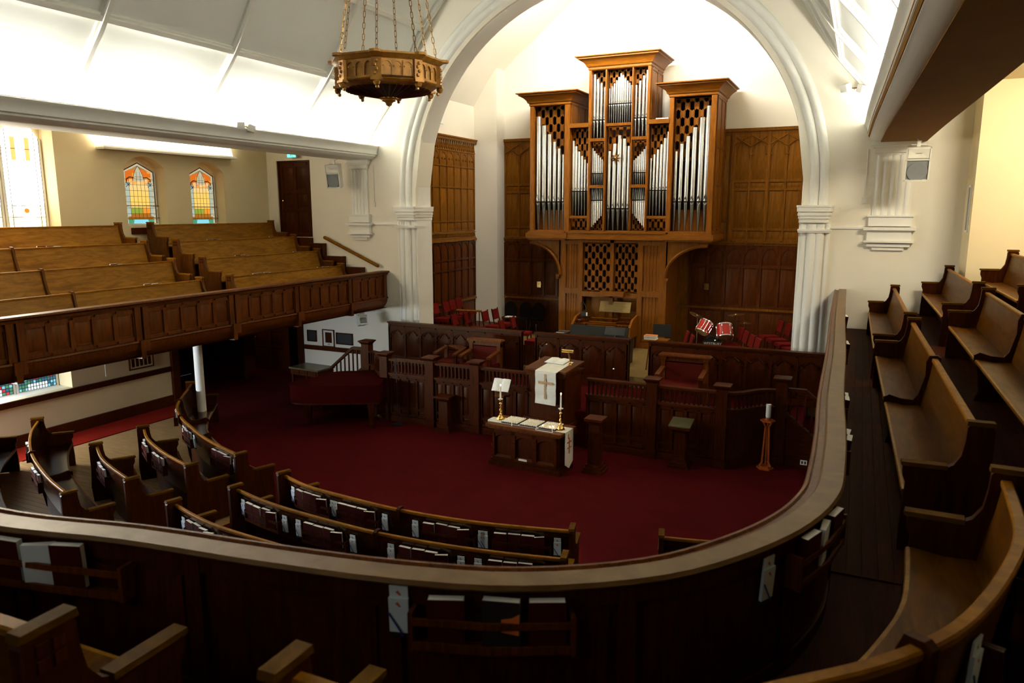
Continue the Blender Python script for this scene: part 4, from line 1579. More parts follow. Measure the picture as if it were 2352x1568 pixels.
# inner face: stiles and sunk panels facing the seats
from_ = NP
def along(path):
    L = [0.0]
    for a, b in zip(path, path[1:]):
        L.append(L[-1] + math.dist(a, b))
    return L
def at_s(path, s):
    L = along(path)
    s = max(0, min(L[-1] - 1e-6, s))
    i = max(j for j in range(len(L) - 1) if L[j] <= s)
    a, b = Vector(path[i]), Vector(path[i + 1])
    t = (b - a).normalized()
    p = a + t * (s - L[i])
    # smoothed tangent
    return p, t
def seg_path(path, s0, s1, step=.12):
    n = max(1, int((s1 - s0) / step))
    return [tuple(at_s(path, s)[0]) for s in lin(s0, s1, n)]
def s_near(path, x, y):
    L = along(path)
    j = min(range(len(path)), key=lambda i: math.dist(path[i], (x, y)))
    return L[j]
LN = along(NP)[-1]
s_a = 2.0
k = 0
while s_a < LN - 1:
    q = seg_path(NP, s_a, s_a + .86)
    MB().sweep(q, [(-.03, 2.46), (-.045, 2.46), (-.045, 2.98), (-.03, 2.98)], True, 1).build('panel', M['dark'], nr)
    MB().sweep(seg_path(NP, s_a + .90, s_a + .98), [(-.03, 2.36), (-.06, 2.36), (-.06, 3.11), (-.03, 3.11)], True, 1).build('stile', M['dark'], nr)
    s_a += 1.02
MB().sweep(NP, [(-.03, 2.36), (-.055, 2.36), (-.055, 2.44), (-.03, 2.44)], True, 1).build('bottom_rail', M['dark'], nr)
MB().sweep(NP, [(-.03, 3.02), (-.055, 3.02), (-.055, 3.11), (-.03, 3.11)], True, 1).build('top_rail', M['dark'], nr)

# ================================================================== pews
def book_mesh(w=.155, h=.225, t=.042, fan=0.0):
    """upright book: cover shell and page block, spine to the left"""
    c = MB()
    c.box((-w / 2, -t / 2, 0), (w / 2, -t / 2 + .003, h))
    c.add([(-w / 2, t / 2 - .003, 0), (w / 2, t / 2 - .003 + fan, 0), (w / 2, t / 2 + fan, 0), (-w / 2, t / 2, 0), (-w / 2, t / 2 - .003, h), (w / 2, t / 2 - .003 + fan, h), (w / 2, t / 2 + fan, h), (-w / 2, t / 2, h)],
          [(0, 3, 2, 1), (4, 5, 6, 7), (0, 1, 5, 4), (1, 2, 6, 5), (2, 3, 7, 6), (3, 0, 4, 7)])
    c.box((-w / 2 - .003, -t / 2, 0), (-w / 2, t / 2, h))
    p = MB()
    p.add([(-w / 2, -t / 2 + .003, .003), (w / 2 - .004, -t / 2 + .003, .003), (w / 2 - .004, t / 2 - .003 + fan * .9, .003), (-w / 2, t / 2 - .003, .003),
           (-w / 2, -t / 2 + .003, h + .001), (w / 2 - .004, -t / 2 + .003, h + .001), (w / 2 - .004, t / 2 - .003 + fan * .9, h + .001), (-w / 2, t / 2 - .003, h + .001)],
          [(0, 3, 2, 1), (4, 5, 6, 7), (0, 1, 5, 4), (1, 2, 6, 5), (2, 3, 7, 6), (3, 0, 4, 7)])
    return c.mesh('cover', M['cover'], 0), p.mesh('pages', M['paper'], 0)


BK = [book_mesh(), book_mesh(.15, .215, .028, .012), book_mesh(.16, .23, .04)]
PAPBK = (BK[1][0].copy(), BK[1][1])
PAPBK[0].materials.clear()
PAPBK[0].materials.append(M['cardpaper'])


def book(T, kind, label, group, paper=False):
    c, p = PAPBK if paper else BK[kind]
    e = empty('hymnal' if not paper else 'booklet', (0, 0, 0), 0, label, 'book', group)
    e.matrix_world = T
    inst(c, 'cover', e)
    inst(p, 'pages', e)
    return e


cm_ = MB()
cm_.box((-.045, -.006, -.11), (.045, .010, .06))
cm_.box((-.042, .004, .0), (.042, .012, .115))
CARD = cm_.mesh('cards', M['cardpaper'], 0)
cm_ = MB()
cm_.cyl((-.045, -.012, -.01), (.02, -.014, -.115), .004, 5)
PEN = cm_.mesh('pencil', M['blue'], 0)
cm_ = MB()
cm_.box((-.048, -.010, -.125), (.048, .014, -.105))
HOLD = cm_.mesh('holder', M['black'], 0)
cm_ = MB()
for zz in (.035, .085):
    yy = -.0072 if zz < .06 else .0028
    cm_.add([(-.014, yy, zz - .0), (-.002, yy, zz + .010), (.012, yy, zz - .012), (.004, yy, zz - .016)], [(0, 1, 2, 3)])
EMB = cm_.mesh('emblem', M['rust'], 0)


def card_holder(T, label, group):
    e = empty('card_holder', (0, 0, 0), 0, label, 'card holder', group)
    e.matrix_world = T
    inst(CARD, 'cards', e)
    inst(EMB, 'emblem', e)
    inst(PEN, 'pencil', e)
    inst(HOLD, 'holder', e)
    return e


def book_rack(parent, path, s0, s1, zt, side, off, mat='dark', zb=.155, drop=.27):
    """two slats and a shelf on the back of a pew, the books stand in it"""
    q = seg_path(path, s0, s1, .3)
    mm = MB()
    for z in (zt - zb, zt - drop):
        mm.sweep(q, [(-off - .075, z - .022), (-off - .063, z - .022), (-off - .063, z + .012), (-off - .075, z + .012)], True, side)
    mm.sweep(q, [(-off - .07, zt - drop - .03), (-off + .0, zt - drop - .03), (-off + .0, zt - drop - .018), (-off - .07, zt - drop - .018)], True, side)
    for s in (s0, s1):
        p, t = at_s(path, s)
        nn = Vector((-t.y, t.x)) * side
        c = MB()
        A = Matrix(((t.x, nn.x, 0, p.x), (t.y, nn.y, 0, p.y), (0, 0, 1, 0), (0, 0, 0, 1)))
        mm.box((-.008, -off - .075, zt - drop - .03), (.008, -off, zt - zb + .02), A)
    return mm.build('book_rack', M[mat], parent, 0)


def local(path, s, side, off, z, yaw=0.0, lean=0.0):
    p, t = at_s(path, s)
    nn = Vector((-t.y, t.x)) * side
    q = p - nn * off
    ang = math.atan2(t.y, t.x) + (0 if side > 0 else PI)
    return Matrix.Translation((q.x, q.y, z)) @ Matrix.Rotation(ang + yaw, 4, 'Z') @ Matrix.Rotation(lean, 4, 'X')


def fill_rack(path, s0, n, zt, side, off, rowname, rackname, cards=(1, 1), gap=.172, paper=-1, rev=False, rackof=None):
    """books standing in a rack starting at arclength s0"""
    for i in range(n):
        s = s0 + .09 + i * gap + (.0 if i < n - 1 else -.045)
        lean = R.uniform(-.05, .10)
        yaw = R.uniform(-.06, .06)
        k = 1 if i == n - 1 else R.choice([0, 0, 2])
        if i == n - 1 and n > 3:
            yaw = .28 * (1 if not rev else -1)
        T_ = local(path, s, side, off + .034 + (.012 if i == n - 1 and n > 3 else 0), zt - .27, yaw, lean)
        book(T_, k, 'red hymnal %s of %d in %s %s' % (ORD[i], n, rackname, rowname), 'hymnals ' + rowname, paper=(i == paper))
    for j, c in enumerate(cards):
        if c:
            s = s0 - .12 if j == 0 else s0 + n * gap + .10
            T_ = local(path, s, side, off + .02, zt - .17, 0, .06)
            card_holder(T_, 'white cards and pencil %s of %s %s' % ('right' if j else 'left', rackname, rowname), 'card holders ' + rowname)


ENDP = [(-.11, 0), (-.13, .25), (-.11, .55), (-.115, .93), (-.09, .965), (.06, .965), (.085, .94), (.09, .85), (.11, .74), (.16, .67), (.22, .64), (.50, .635), (.53, .62), (.53, .56), (.50, .50), (.52, .2), (.52, 0)]


def pew(label, path, fz, side, ends=(1, 1), divs=(), h=.90, depth=1.0, group=None, across=False, rail='pewrail', rosette=None, back='pew', seatm=None, endm='pewend', rw=1.0, edge='edge', capm=None):
    """curved or straight church bench; path is the line of the top of the back, the sitter faces +n"""
    root = empty('pew', (path[0][0], path[0][1], fz), 0, label, 'pew', group)
    P = [(x - path[0][0], y - path[0][1]) for x, y in path]
    D = depth
    mat = M[back]
    bk = [(-.015, h), (.02, h), (.045, .74), (.10, .50), (.12, .40), (.09, .36), (.065, .46), (.015, .72)]
    MB().sweep(P, [(a * D, z) for a, z in bk], True, side).build('backrest', mat, root)
    MB().sweep(P, [(-.028 * rw, h - .012), (-.03 * rw, h + .014), (-.02 * rw, h + .022), (.028 * rw, h + .022), (.036 * rw, h + .012), (.034 * rw, h - .012)], True, side).build('top_rail', M[rail], root)
    st = [(.10, .425), (.13, .435), (.30, .425), (.48, .445), (.505, .44), (.515, .425), (.505, .405), (.47, .40), (.10, .39)]
    MB().sweep(P, [(a * D, z) for a, z in st], True, side).build('seat', M[seatm] if seatm else mat, root)
    MB().sweep(P, [(.495 * D, .443), (.518 * D, .440), (.525 * D, .425), (.512 * D, .402), (.49 * D, .400)], True, side).build('seat_edge', M[edge], root)
    MB().sweep(P, [(.13 * D, .0), (.155 * D, .0), (.155 * D, .40), (.13 * D, .40)], True, side).build('kick_board', M['dark'], root)
    LP = along(P)[-1]
    def frame(s):
        p, t = at_s(P, s)
        nn = Vector((-t.y, t.x)) * side
        return Matrix(((nn.x, t.x, 0, p.x), (nn.y, t.y, 0, p.y), (0, 0, 1, 0), (0, 0, 0, 1)))
    for k, on in enumerate(ends):
        if not on:
            continue
        A = frame(0 if k == 0 else LP)
        w0, w1 = (-.055, 0.0) if k == 0 else (.0, .055)
        m = MB(A)
        m.prism([(a * D, z * (h / .90)) for a, z in ENDP], w0, w1)
        c = (w0 + w1) / 2
        H = h / .90
        e = m.build('pew_end', M[endm], root)
        m = MB(A)
        m.prism([(.20 * D, .632 * H), (.54 * D, .630 * H), (.55 * D, .64 * H), (.545 * D, .658 * H), (.20 * D, .662 * H)], c - .038, c + .038)
        m.build('arm_cap', M[capm or rail], root)
        m = MB(A)
        m.prism([(-.12 * D, .955 * H), (.095 * D, .955 * H), (.09 * D, .985 * H), (-.11 * D, .985 * H)], c - .034, c + .034)
        m.build('end_cap', M[capm or rail], root)
        if rosette:
            m = MB(A)
            f = w0 if k == 0 else w1
            s_ = -1 if k == 0 else 1
            yy = sorted((f, f + s_ * .006))
            for dx, dz in ((-.03, .03), (.03, .03), (-.03, -.03), (.03, -.03)):
                m.box((-.012 * D + dx - .022, yy[0], .87 + dz - .022), (-.012 * D + dx + .022, yy[1], .87 + dz + .022))
            m.build('rosette', M['dark'], root, 0)
    for s in divs:
        A = frame(s)
        m = MB(A)
        m.prism([(-.045, h - .1), (-.05, h + .03), (-.02, h + .05), (.05, h + .045), (.075, h - .02), (.09 * D, .74), (.15 * D, .54), (.20 * D, .485), (.34 * D, .49), (.47 * D, .52), (.53 * D, .49), (.53 * D, .42), (.45 * D, .40), (.10 * D, .40), (.06 * D, .5), (.0, .74)], -.022, .022)
        m.prism([(.12 * D, 0), (.06 * D, .4), (.50 * D, .41), (.44 * D, .1), (.48 * D, 0)], -.02, .02)
        m.build('divider', M[endm], root)
    return root


# ---- left gallery, four tiers rising to the wall
tier = ['front', 'second', 'third', 'back']
for i in range(4):
    x = -12.70 - .80 * i
    fz = 2.35 + (.0, .395, .76, 1.13)[i]
    fz = (2.35, 2.73, 3.105, 3.48)[i]
    rn_ = tier[i] + ' tier of the left gallery'
    A = [(x, 3.2), (x, 11.33)]
    B = [(x, 12.22), (x, 16.10)]
    dv = [8.5 - 3.2, 5.9 - 3.2]
    pew('long golden oak pew in the %s tier of the left gallery, nearer end' % tier[i], A, fz, -1, (0, 1), dv, group='pews of the left gallery', rosette=False)
    pew('shorter oak pew in the %s tier of the left gallery, beside the arch wall' % tier[i], B, fz, -1, (1, 1), (), group='pews of the left gallery', rosette=True)
    # books behind the backs show their tops above the next rail
    lst = {0: [('A', 10.0, 3), ('B', 12.9, 4), ('B', 15.2, 3)], 1: [('A', 9.9, 2), ('B', 13.2, 3), ('B', 15.2, 2)], 2: [('A', 9.0, 3), ('B', 13.1, 3), ('B', 15.2, 2)], 3: []}
    if i < 3:
        for nm, y0, n_ in lst[i]:
            pth_ = A if nm == 'A' else B
            s0 = y0 - pth_[0][1]
            root = [o for o in bpy.data.objects if o.name.startswith('pew') and o.type == 'EMPTY' and abs(o.location.x - x) < .01 and abs(o.location.y - pth_[0][1]) < .01][-1]
            P_ = [(a - root.location.x, b - root.location.y) for a, b in pth_]
            book_rack(root, P_, s0, s0 + n_ * .172 + .02, .97, -1, .0)
            fill_rack(pth_, s0, n_, fz + .98, -1, -.0, 'behind %s left gallery pew' % tier[i], 'the %s rack' % {'A': 'near', 'B': 'middle' if y0 < 14 else 'far'}[nm], (0, 0))

# ---- right gallery
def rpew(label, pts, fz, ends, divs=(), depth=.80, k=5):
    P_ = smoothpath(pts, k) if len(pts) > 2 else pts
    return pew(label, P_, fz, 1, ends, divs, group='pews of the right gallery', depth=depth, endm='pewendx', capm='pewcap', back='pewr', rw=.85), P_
rpew('short oak pew beside the right gallery rail at the arch wall', [(.68, 11.50), (.64, 15.7)], 2.35, (1, 1))
q1, P1 = rpew('oak pew beside the right gallery rail with a curled divider', [(.80, 5.60), (.70, 10.87)], 2.35, (1, 1), (2.65,))
rpew('oak pew in the second tier of the right gallery by the arch wall', [(1.58, 12.55), (1.54, 16.1)], 2.72, (1, 1))
q2, P2 = rpew('long oak pew in the second tier of the right gallery with curled divider', [(1.62, 4.6), (1.58, 11.55)], 2.72, (1, 1), (4.4,))
rpew('oak pew in the upper tier of the right gallery against the pale wall', [(2.36, 11.75), (2.30, 14.7)], 3.09, (1, 1))
rpew('oak pew nearest the viewer in the upper tier of the right gallery', [(2.40, 6.5), (2.38, 11.2)], 3.09, (1, 1))
CV = [(-1.50, 1.60), (-1.0, 1.63), (-.5, 1.86), (-.12, 2.20), (.18, 2.49), (.42, 2.83), (.62, 3.32), (.76, 3.85), (.81, 4.56)]
CVP = smoothpath(CV, 5)
sd = s_near(CVP, .27, 2.60)
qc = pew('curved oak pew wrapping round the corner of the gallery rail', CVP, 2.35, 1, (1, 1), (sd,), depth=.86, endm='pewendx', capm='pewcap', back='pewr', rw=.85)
CVL = seg_path(CVP, 0, along(CVP)[-1], .1)
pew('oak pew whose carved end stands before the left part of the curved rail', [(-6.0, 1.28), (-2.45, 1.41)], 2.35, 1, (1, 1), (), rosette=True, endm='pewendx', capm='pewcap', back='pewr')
# hymn books behind the right gallery backs
def rackon(root, path, s0, n_, h, side, rown, rackn, cards=(0, 0), **kw):
    ox_, oy_, oz_ = root.location
    P_ = [(a - ox_, b - oy_) for a, b in path]
    book_rack(root, P_, s0, s0 + n_ * .172 + .02, h, side, .0)
    fill_rack(path, s0, n_, oz_ + h, side, 0.0, rown, rackn, cards, **kw)
rackon(q1, P1, .9, 2, .88, 1, 'behind right gallery pew', 'the near rack')
rackon(q1, P1, 3.0, 3, .88, 1, 'behind right gallery pew', 'the far rack')
rackon(qc, CVP, sd + .5, 0, .88, 1, 'behind the curved corner pew', 'the rack', (1, 0))
rackon(qc, CVP, sd + 1.2, 2, .88, 1, 'behind the curved corner pew', 'the right rack')

# ---- racks on the inner side of the near rail: books face the camera
NS = [p for p in NP]
LNp = along(NS)
def near_rack(x, y, n_, nm, cards, dx=0, **kw):
    s0 = s_near(NS, x, y) + dx
    P_ = NS
    q = seg_path(P_, s0 - .03, s0 + n_ * .19 + .06, .3)
    mm = MB()
    for z in (2.965, 2.855):
        mm.sweep(q, [(-.135, z), (-.12, z), (-.12, z + .03), (-.135, z + .03)], True, 1)
    mm.sweep(q, [(-.13, 2.845), (-.05, 2.845), (-.05, 2.86), (-.13, 2.86)], True, 1)
    for s in (s0 - .03, s0 + n_ * .19 + .06):
        p, t = at_s(P_, s)
        nn = Vector((-t.y, t.x))
        A = Matrix(((t.x, nn.x, 0, p.x), (t.y, nn.y, 0, p.y), (0, 0, 1, 0), (0, 0, 0, 1)))
        mm.box((-.010, -.135, 2.84), (.010, -.05, 3.02), A)
    mm.build('book_rack', M['front'], nr, 0)
    return s0
s0 = near_rack(-1.62, 2.55, 3, '', 0)
for i, (ds, yw, kd, pp) in enumerate(((.09, .12, 0, False), (.315, -.12, 2, True), (.50, -.04, 0, False))):
    T_ = local(NS, s0 + ds + .03, 1, .092, 2.86, yw, .03)
    b_ = book(T_, kd, ['red hymnal left in the rack under the near rail', 'dark book with orange picture cover in the near rail rack', 'red hymnal right in the rack under the near rail'][i], None)
    if pp:
        for c_ in b_.children:
            if c_.name.startswith('cover'):
                c_.data = c_.data.copy()
                c_.data.materials.clear()
                c_.data.materials.append(M['black'])
        mm = MB()
        mm.add([(.0, -.0215, .09), (.075, -.0215, .08), (.078, -.0215, .18), (.045, -.0215, .16), (.0, -.0215, .15)], [(0, 1, 2, 3, 4)])
        mm.build('cover_picture', M['pink'], b_, 0)
card_holder(local(NS, s0 - .10, 1, .07, 2.99, 0, .06), 'large white card holder under the near rail beside the centre books', None)
s1 = near_rack(-3.98, 2.10, 4, '', 0)
for i, (ds, yw, kd, pap) in enumerate(((.10, .0, 0, False), (.27, .25, 1, True), (.44, .1, 2, False))):
    T_ = local(NS, s1 + ds + .06, 1, .095, 2.87, yw, .05)
    book(T_, kd, ['red hymnal at the left edge under the near rail', 'bluish white booklet between two hymnals at the left of the near rail', 'thick red hymnal with cream page edges under the near rail at left'][i], None, pap)
s2 = near_rack(-.26, 3.80, 3, '', 0)
for i, (ds, yw) in enumerate(((.10, .0), (.28, .15), (.46, -.1))):
    T_ = local(NS, s2 + ds, 1, .095, 2.87, yw, .05)
    book(T_, i % 2, ['red hymnal lowest in the rack at the rail corner', 'open leaning hymnal in the rack at the rail corner', 'red hymnal farthest in the rack at the rail corner'][i], None, i == 1)
card_holder(local(NS, s2 - .22, 1, .07, 2.95, 0, .06), 'white card holder with pencil under the rail at the corner', None)
for nm, x, y, n_ in (('nearer', -.13, 5.6, 2), ('middle', -.15, 7.0, 2), ('farther', -.2, 9.5, 2), ('farthest', -.25, 12.6, 2)):
    s3 = near_rack(x, y, n_, '', 0)
    for i in range(n_):
        book(local(NS, s3 + .1 + i * .19, 1, .10, 2.86, R.uniform(-.2, .2), .1), i, '%s hymnal in the %s rack along the straight right rail' % (['red', 'leaning red'][i], nm), 'hymnals along the straight right rail')

# ---- ground floor, curved rows seen from behind
def fpew(label, pts, ends, divs, rn_, racks, k=6, h=.90):
    P_ = smoothpath(pts, k)
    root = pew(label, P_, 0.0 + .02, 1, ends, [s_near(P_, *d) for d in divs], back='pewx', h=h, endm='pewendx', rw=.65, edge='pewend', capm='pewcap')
    for j, (rx, ry, n_, cards) in enumerate(racks):
        s0 = s_near(P_, rx, ry)
        ox_, oy_, oz_ = root.location
        book_rack(root, [(a - ox_, b - oy_) for a, b in P_], s0, s0 + n_ * .172 + .02, .86, 1, 0.0)
        fill_rack(P_, s0, n_, .02 + .87, 1, 0.0, rn_, 'the %s rack' % ORD[j], cards)
    return root, P_
A_ = [(-7.30, 7.80), (-6.75, 7.62), (-6.12, 7.54), (-5.11, 7.47), (-4.01, 7.55), (-2.90, 7.80)]
fpew('curved floor pew nearest the carpet in the centre block', A_, (1, 1), [(-5.11, 7.47)], 'on the front centre pew',
     [(-7.0, 7.70, 4, (1, 1)), (-6.05, 7.53, 4, (1, 1)), (-4.75, 7.48, 4, (1, 1)), (-3.75, 7.58, 4, (1, 1))])
B_ = [(-7.52, 7.10), (-6.9, 6.95), (-6.27, 6.86), (-5.14, 6.78), (-4.20, 6.82), (-3.42, 6.93), (-2.72, 7.08)]
fpew('curved floor pew second from the carpet in the centre block', B_, (1, 1), [(-5.02, 6.78)], 'on the second centre pew',
     [(-7.25, 7.02, 4, (1, 1)), (-6.15, 6.84, 4, (1, 1)), (-4.60, 6.79, 4, (1, 1)), (-3.55, 6.92, 4, (1, 0))])
C_ = [(-7.85, 6.36), (-7.3, 6.2), (-6.8, 6.10), (-6.08, 6.04), (-5.0, 6.0), (-3.9, 6.1), (-2.65, 6.35)]
fpew('curved floor pew third from the carpet, mostly hidden by the near rail', C_, (1, 1), [(-5.0, 6.0)], 'on the third centre pew',
     [(-7.50, 6.24, 4, (1, 1))])
fpew('floor pew end showing right of the aisle beyond the near rail', [(-1.84, 8.10), (-1.2, 8.26), (-.4, 8.6), (.6, 9.1)], (1, 0), [], 'on the right block pew', [])
L1 = [(-13.2, 11.35), (-12.07, 10.02), (-11.27, 9.40), (-10.51, 8.98), (-9.64, 8.56), (-8.55, 8.18)]
fpew('long curved floor pew running behind the white post', L1, (1, 1), [(-12.3, 10.3), (-11.27, 9.4)], 'on the pew behind the post',
     [(-12.0, 9.97, 2, (1, 0)), (-10.9, 9.2, 3, (1, 1)), (-9.5, 8.5, 4, (0, 1))])
L2 = [(-11.15, 8.52), (-10.6, 8.16), (-9.73, 7.77), (-8.83, 7.48)]
fpew('short curved floor pew in front of the white post, left block', L2, (1, 1), [], 'on the second left pew',
     [(-10.95, 8.40, 3, (0, 0)), (-10.2, 7.97, 3, (0, 0))])
L3 = [(-11.0, 7.52), (-10.45, 7.2), (-9.85, 6.95), (-9.12, 6.70)]
fpew('short curved floor pew in the middle of the left block', L3, (1, 1), [], 'on the third left pew',
     [(-10.6, 7.28, 3, (0, 0))])
L4 = [(-13.35, 8.05), (-12.71, 7.52), (-11.65, 6.87), (-10.37, 6.30), (-9.42, 5.98)]
fpew('long curved floor pew with pale reflections, fourth from the platform at left', L4, (1, 1), [(-11.65, 6.87)], 'on the fourth left pew',
     [(-12.6, 7.45, 2, (0, 0)), (-11.3, 6.70, 3, (0, 0))])
L5 = [(-14.0, 7.42), (-13.0, 6.55), (-12.0, 5.95), (-10.9, 5.45), (-9.7, 5.1)]
fpew('curved floor pew farthest from the platform under the left gallery', L5, (1, 1), [(-12.2, 6.05)], 'on the fifth left pew', [])
# ================================================================== platform, screens, stairs
PF = 0.75
pl = empty('platform', (0, 0, 0), 0, 'panelled dark oak platform with balustrade and square newel posts', 'platform')
m = MB()
PPTS = [(-9.5, 13.55), (-2.05, 13.55), (-1.95, 13.75), (-1.70, 13.95), (-1.35, 14.05), (-1.1, 14.2), (-1.1, 15.98), (-10.5, 15.98), (-10.5, 14.2), (-10.25, 14.05), (-9.9, 13.95), (-9.65, 13.75)]
m.prismz(PPTS, 0, PF)
m.build('deck', M['carpet'], pl)
sections = [(-9.40, -8.42), (-8.22, -7.30), (-7.10, -5.98), (-4.72, -3.50), (-3.28, -2.20)]
for a, b in sections:
    m = MB()
    m.box((a, 13.50, 0), (b, 13.56, 1.10))
    m.box((a, 13.44, 1.10), (b, 13.60, 1.14))
    m.box((a, 13.47, 1.06), (b, 13.60, 1.10))
    m.box((a, 13.46, 1.41), (b, 13.60, 1.455))
    m.box((a, 13.45, 0), (b, 13.50, .16))
    m.build('rail', M['dark_h'], pl)
    k = 4
    panelling(pl, FR(0, 13.50, 0), lin(a + .03, b - .03, k), [.20, .34, 1.04], M['dark'], st=.05, dep=.03)
    nb = int((b - a) / .085)
    bmx = None
    for i in range(nb):
        if bmx is None:
            bm_ = MB()
            bm_.box((-.016, -.016, 1.14), (.016, .016, 1.41))
            bm_.box((-.024, -.024, 1.36), (.024, .024, 1.40))
            bmx = bm_.mesh('baluster', M['dark'])
        inst(bmx, 'baluster', pl, (a + (b - a) * (i + .5) / nb, 13.53, 0))
def newel(x, y, zt, z0=0, par=None, w_=.10):
    m = MB()
    m.box((x - w_, y - w_, z0), (x + w_, y + w_, zt - .08))
    m.frus((x, y), zt - .10, zt - .04, w_ * 1.0, w_ * 1.0, w_ * 1.45, w_ * 1.45)
    m.box((x - w_ * 1.55, y - w_ * 1.55, zt - .04), (x + w_ * 1.55, y + w_ * 1.55, zt - .015))
    m.frus((x, y), zt - .015, zt, w_ * 1.5, w_ * 1.5, w_ * 1.1, w_ * 1.1)
    m.box((x - w_ * 1.2, y - w_ * 1.2, z0), (x + w_ * 1.2, y + w_ * 1.2, z0 + .18))
    return m.build('newel_post', M['dark'], par or pl)
for x in (-9.52, -8.32, -7.20, -3.39, -2.09):
    newel(x, 13.52, 1.60)
for s, x0 in ((1, -2.0), (-1, -9.60)):
    # S-curved balustrade to the stair newel
    pts = [(x0, 13.52), (x0 + s * .12, 13.56), (x0 + s * .28, 13.72), (x0 + s * .45, 13.95), (x0 + s * .62, 14.08), (x0 + s * .80, 14.12)]
    P_ = smoothpath(pts, 4)
    m = MB()
    for z0, z1, hw in ((1.41, 1.455, .06), (1.10, 1.14, .07), (0, 1.10, .025), (0, .18, .05)):
        m.sweep(P_, [(-hw, z0), (hw, z0), (hw, z1), (-hw, z1)], True, 1)
    m.build('curved_rail', M['dark'], pl)
    LL = along(P_)[-1]
    for i in range(11):
        p, t = at_s(P_, LL * (i + .5) / 11)
        inst(bmx, 'baluster', pl, (p.x, p.y, 0), (0, 0, math.atan2(t.y, t.x)))
    newel(x0 + s * .88, 14.15, 1.70)
for s, xn, nm in ((1, -1.02, 'right'), (-1, -10.58, 'left')):
    e = empty('stair', (0, 0, 0), 0, 'short dark oak stair with handrail at the %s end of the platform' % nm, 'stairs')
    L_ = 1.0
    m = MB()
    for i in range(4):
        a, b = sorted((xn + s * (i * .28), xn + s * ((i + 1) * .28)))
        m.box((a, 14.2, 0), (b, 15.9, PF - .19 * (i + 1) + .19 * .9))
    m.build('steps', M['carpet'], e)
    m = MB()
    m.prism([(xn, 0), (xn + s * L_, 0), (xn + s * L_, .18), (xn, PF + .28)], 14.10, 14.16)
    m.prism([(xn, PF + .30), (xn, PF + .22), (xn + s * L_, .14), (xn + s * L_, .22)], 14.05, 14.2)
    m.box((min(xn, xn + s * L_), 14.06, 0), (max(xn, xn + s * L_), 14.12, .2))
    m.build('stringer', M['dark_h'], e)
    m = MB()
    m.prism([(xn, 1.50), (xn, 1.44), (xn + s * .3, 1.44), (xn + s * L_, .88), (xn + s * L_, .94), (xn + s * .32, 1.50)], 14.09, 14.19)
    m.build('handrail', M['dark_h'], e)
    for i in range(8):
        f = (i + .5) / 8
        x = xn + s * L_ * f
        zb_ = (PF + .26) * (1 - f) + .18 * f
        zt_ = 1.44 if f < .26 else 1.44 - (f - .26) / .74 * .56
        m = MB()
        m.box((x - .014, 14.115, zb_), (x + .014, 14.145, zt_))
        m.build('baluster', M['dark'], e, 0)

# choir screens at the back of the platform
def screen(label, x0, x1, k, yy=15.9, zt=1.87):
    e = empty('choir_screen', (0, 0, 0), 0, label, 'screen')
    m = MB()
    m.box((x0, yy, PF), (x1, yy + .06, zt - .03))
    m.box((x0 - .02, yy - .06, zt - .03), (x1 + .02, yy + .12, zt))
    m.box((x0, yy - .03, zt - .07), (x1, yy + .09, zt - .03))
    m.box((x0, yy - .04, PF), (x1, yy, PF + .15))
    for x in (x0, x1 - .05):
        m.box((x, yy - .04, PF), (x + .05, yy + .1, zt - .03))
    m.build('body', M['dark_h'], e)
    xs = lin(x0 + .04, x1 - .04, k)
    panelling(e, FR(0, yy, 0), xs, [PF + .18, zt - .12], M['dark'], st=.05, dep=.04)
    for xa, xb in zip(xs, xs[1:]):
        m = MB(FR(0, yy, 0))
        spandrel(m, xa + .02, xb - .02, zt - .36, zt - .20, zt - .13, -.035, -.002)
        c, w2 = (xa + xb) / 2, (xb - xa) / 2
        for s in (-1, 1):
            m.ball((c + s * w2 * .52, -.035, zt - .31), .022, 6)
            m.ball((c + s * w2 * .80, -.035, zt - .385), .020, 6)
            m.cyl((c + s * w2 * .52, -.03, zt - .30), (c + s * w2 * .9, -.03, zt - .24), .010, 5)
            m.cyl((c + s * w2 * .52, -.03, zt - .30), (c + s * w2 * .1, -.03, zt - .20), .010, 5)
        m.build('tracery', M['dark'], e)
    return e
screen('left choir screen of dark carved oak below the white arch pier', -11.05, -7.22, 8)
screen('middle choir screen of dark carved oak behind the pulpit', -6.86, -4.56, 4)
screen('right choir screen of dark carved oak reaching the right pier', -4.10, -.46, 7)

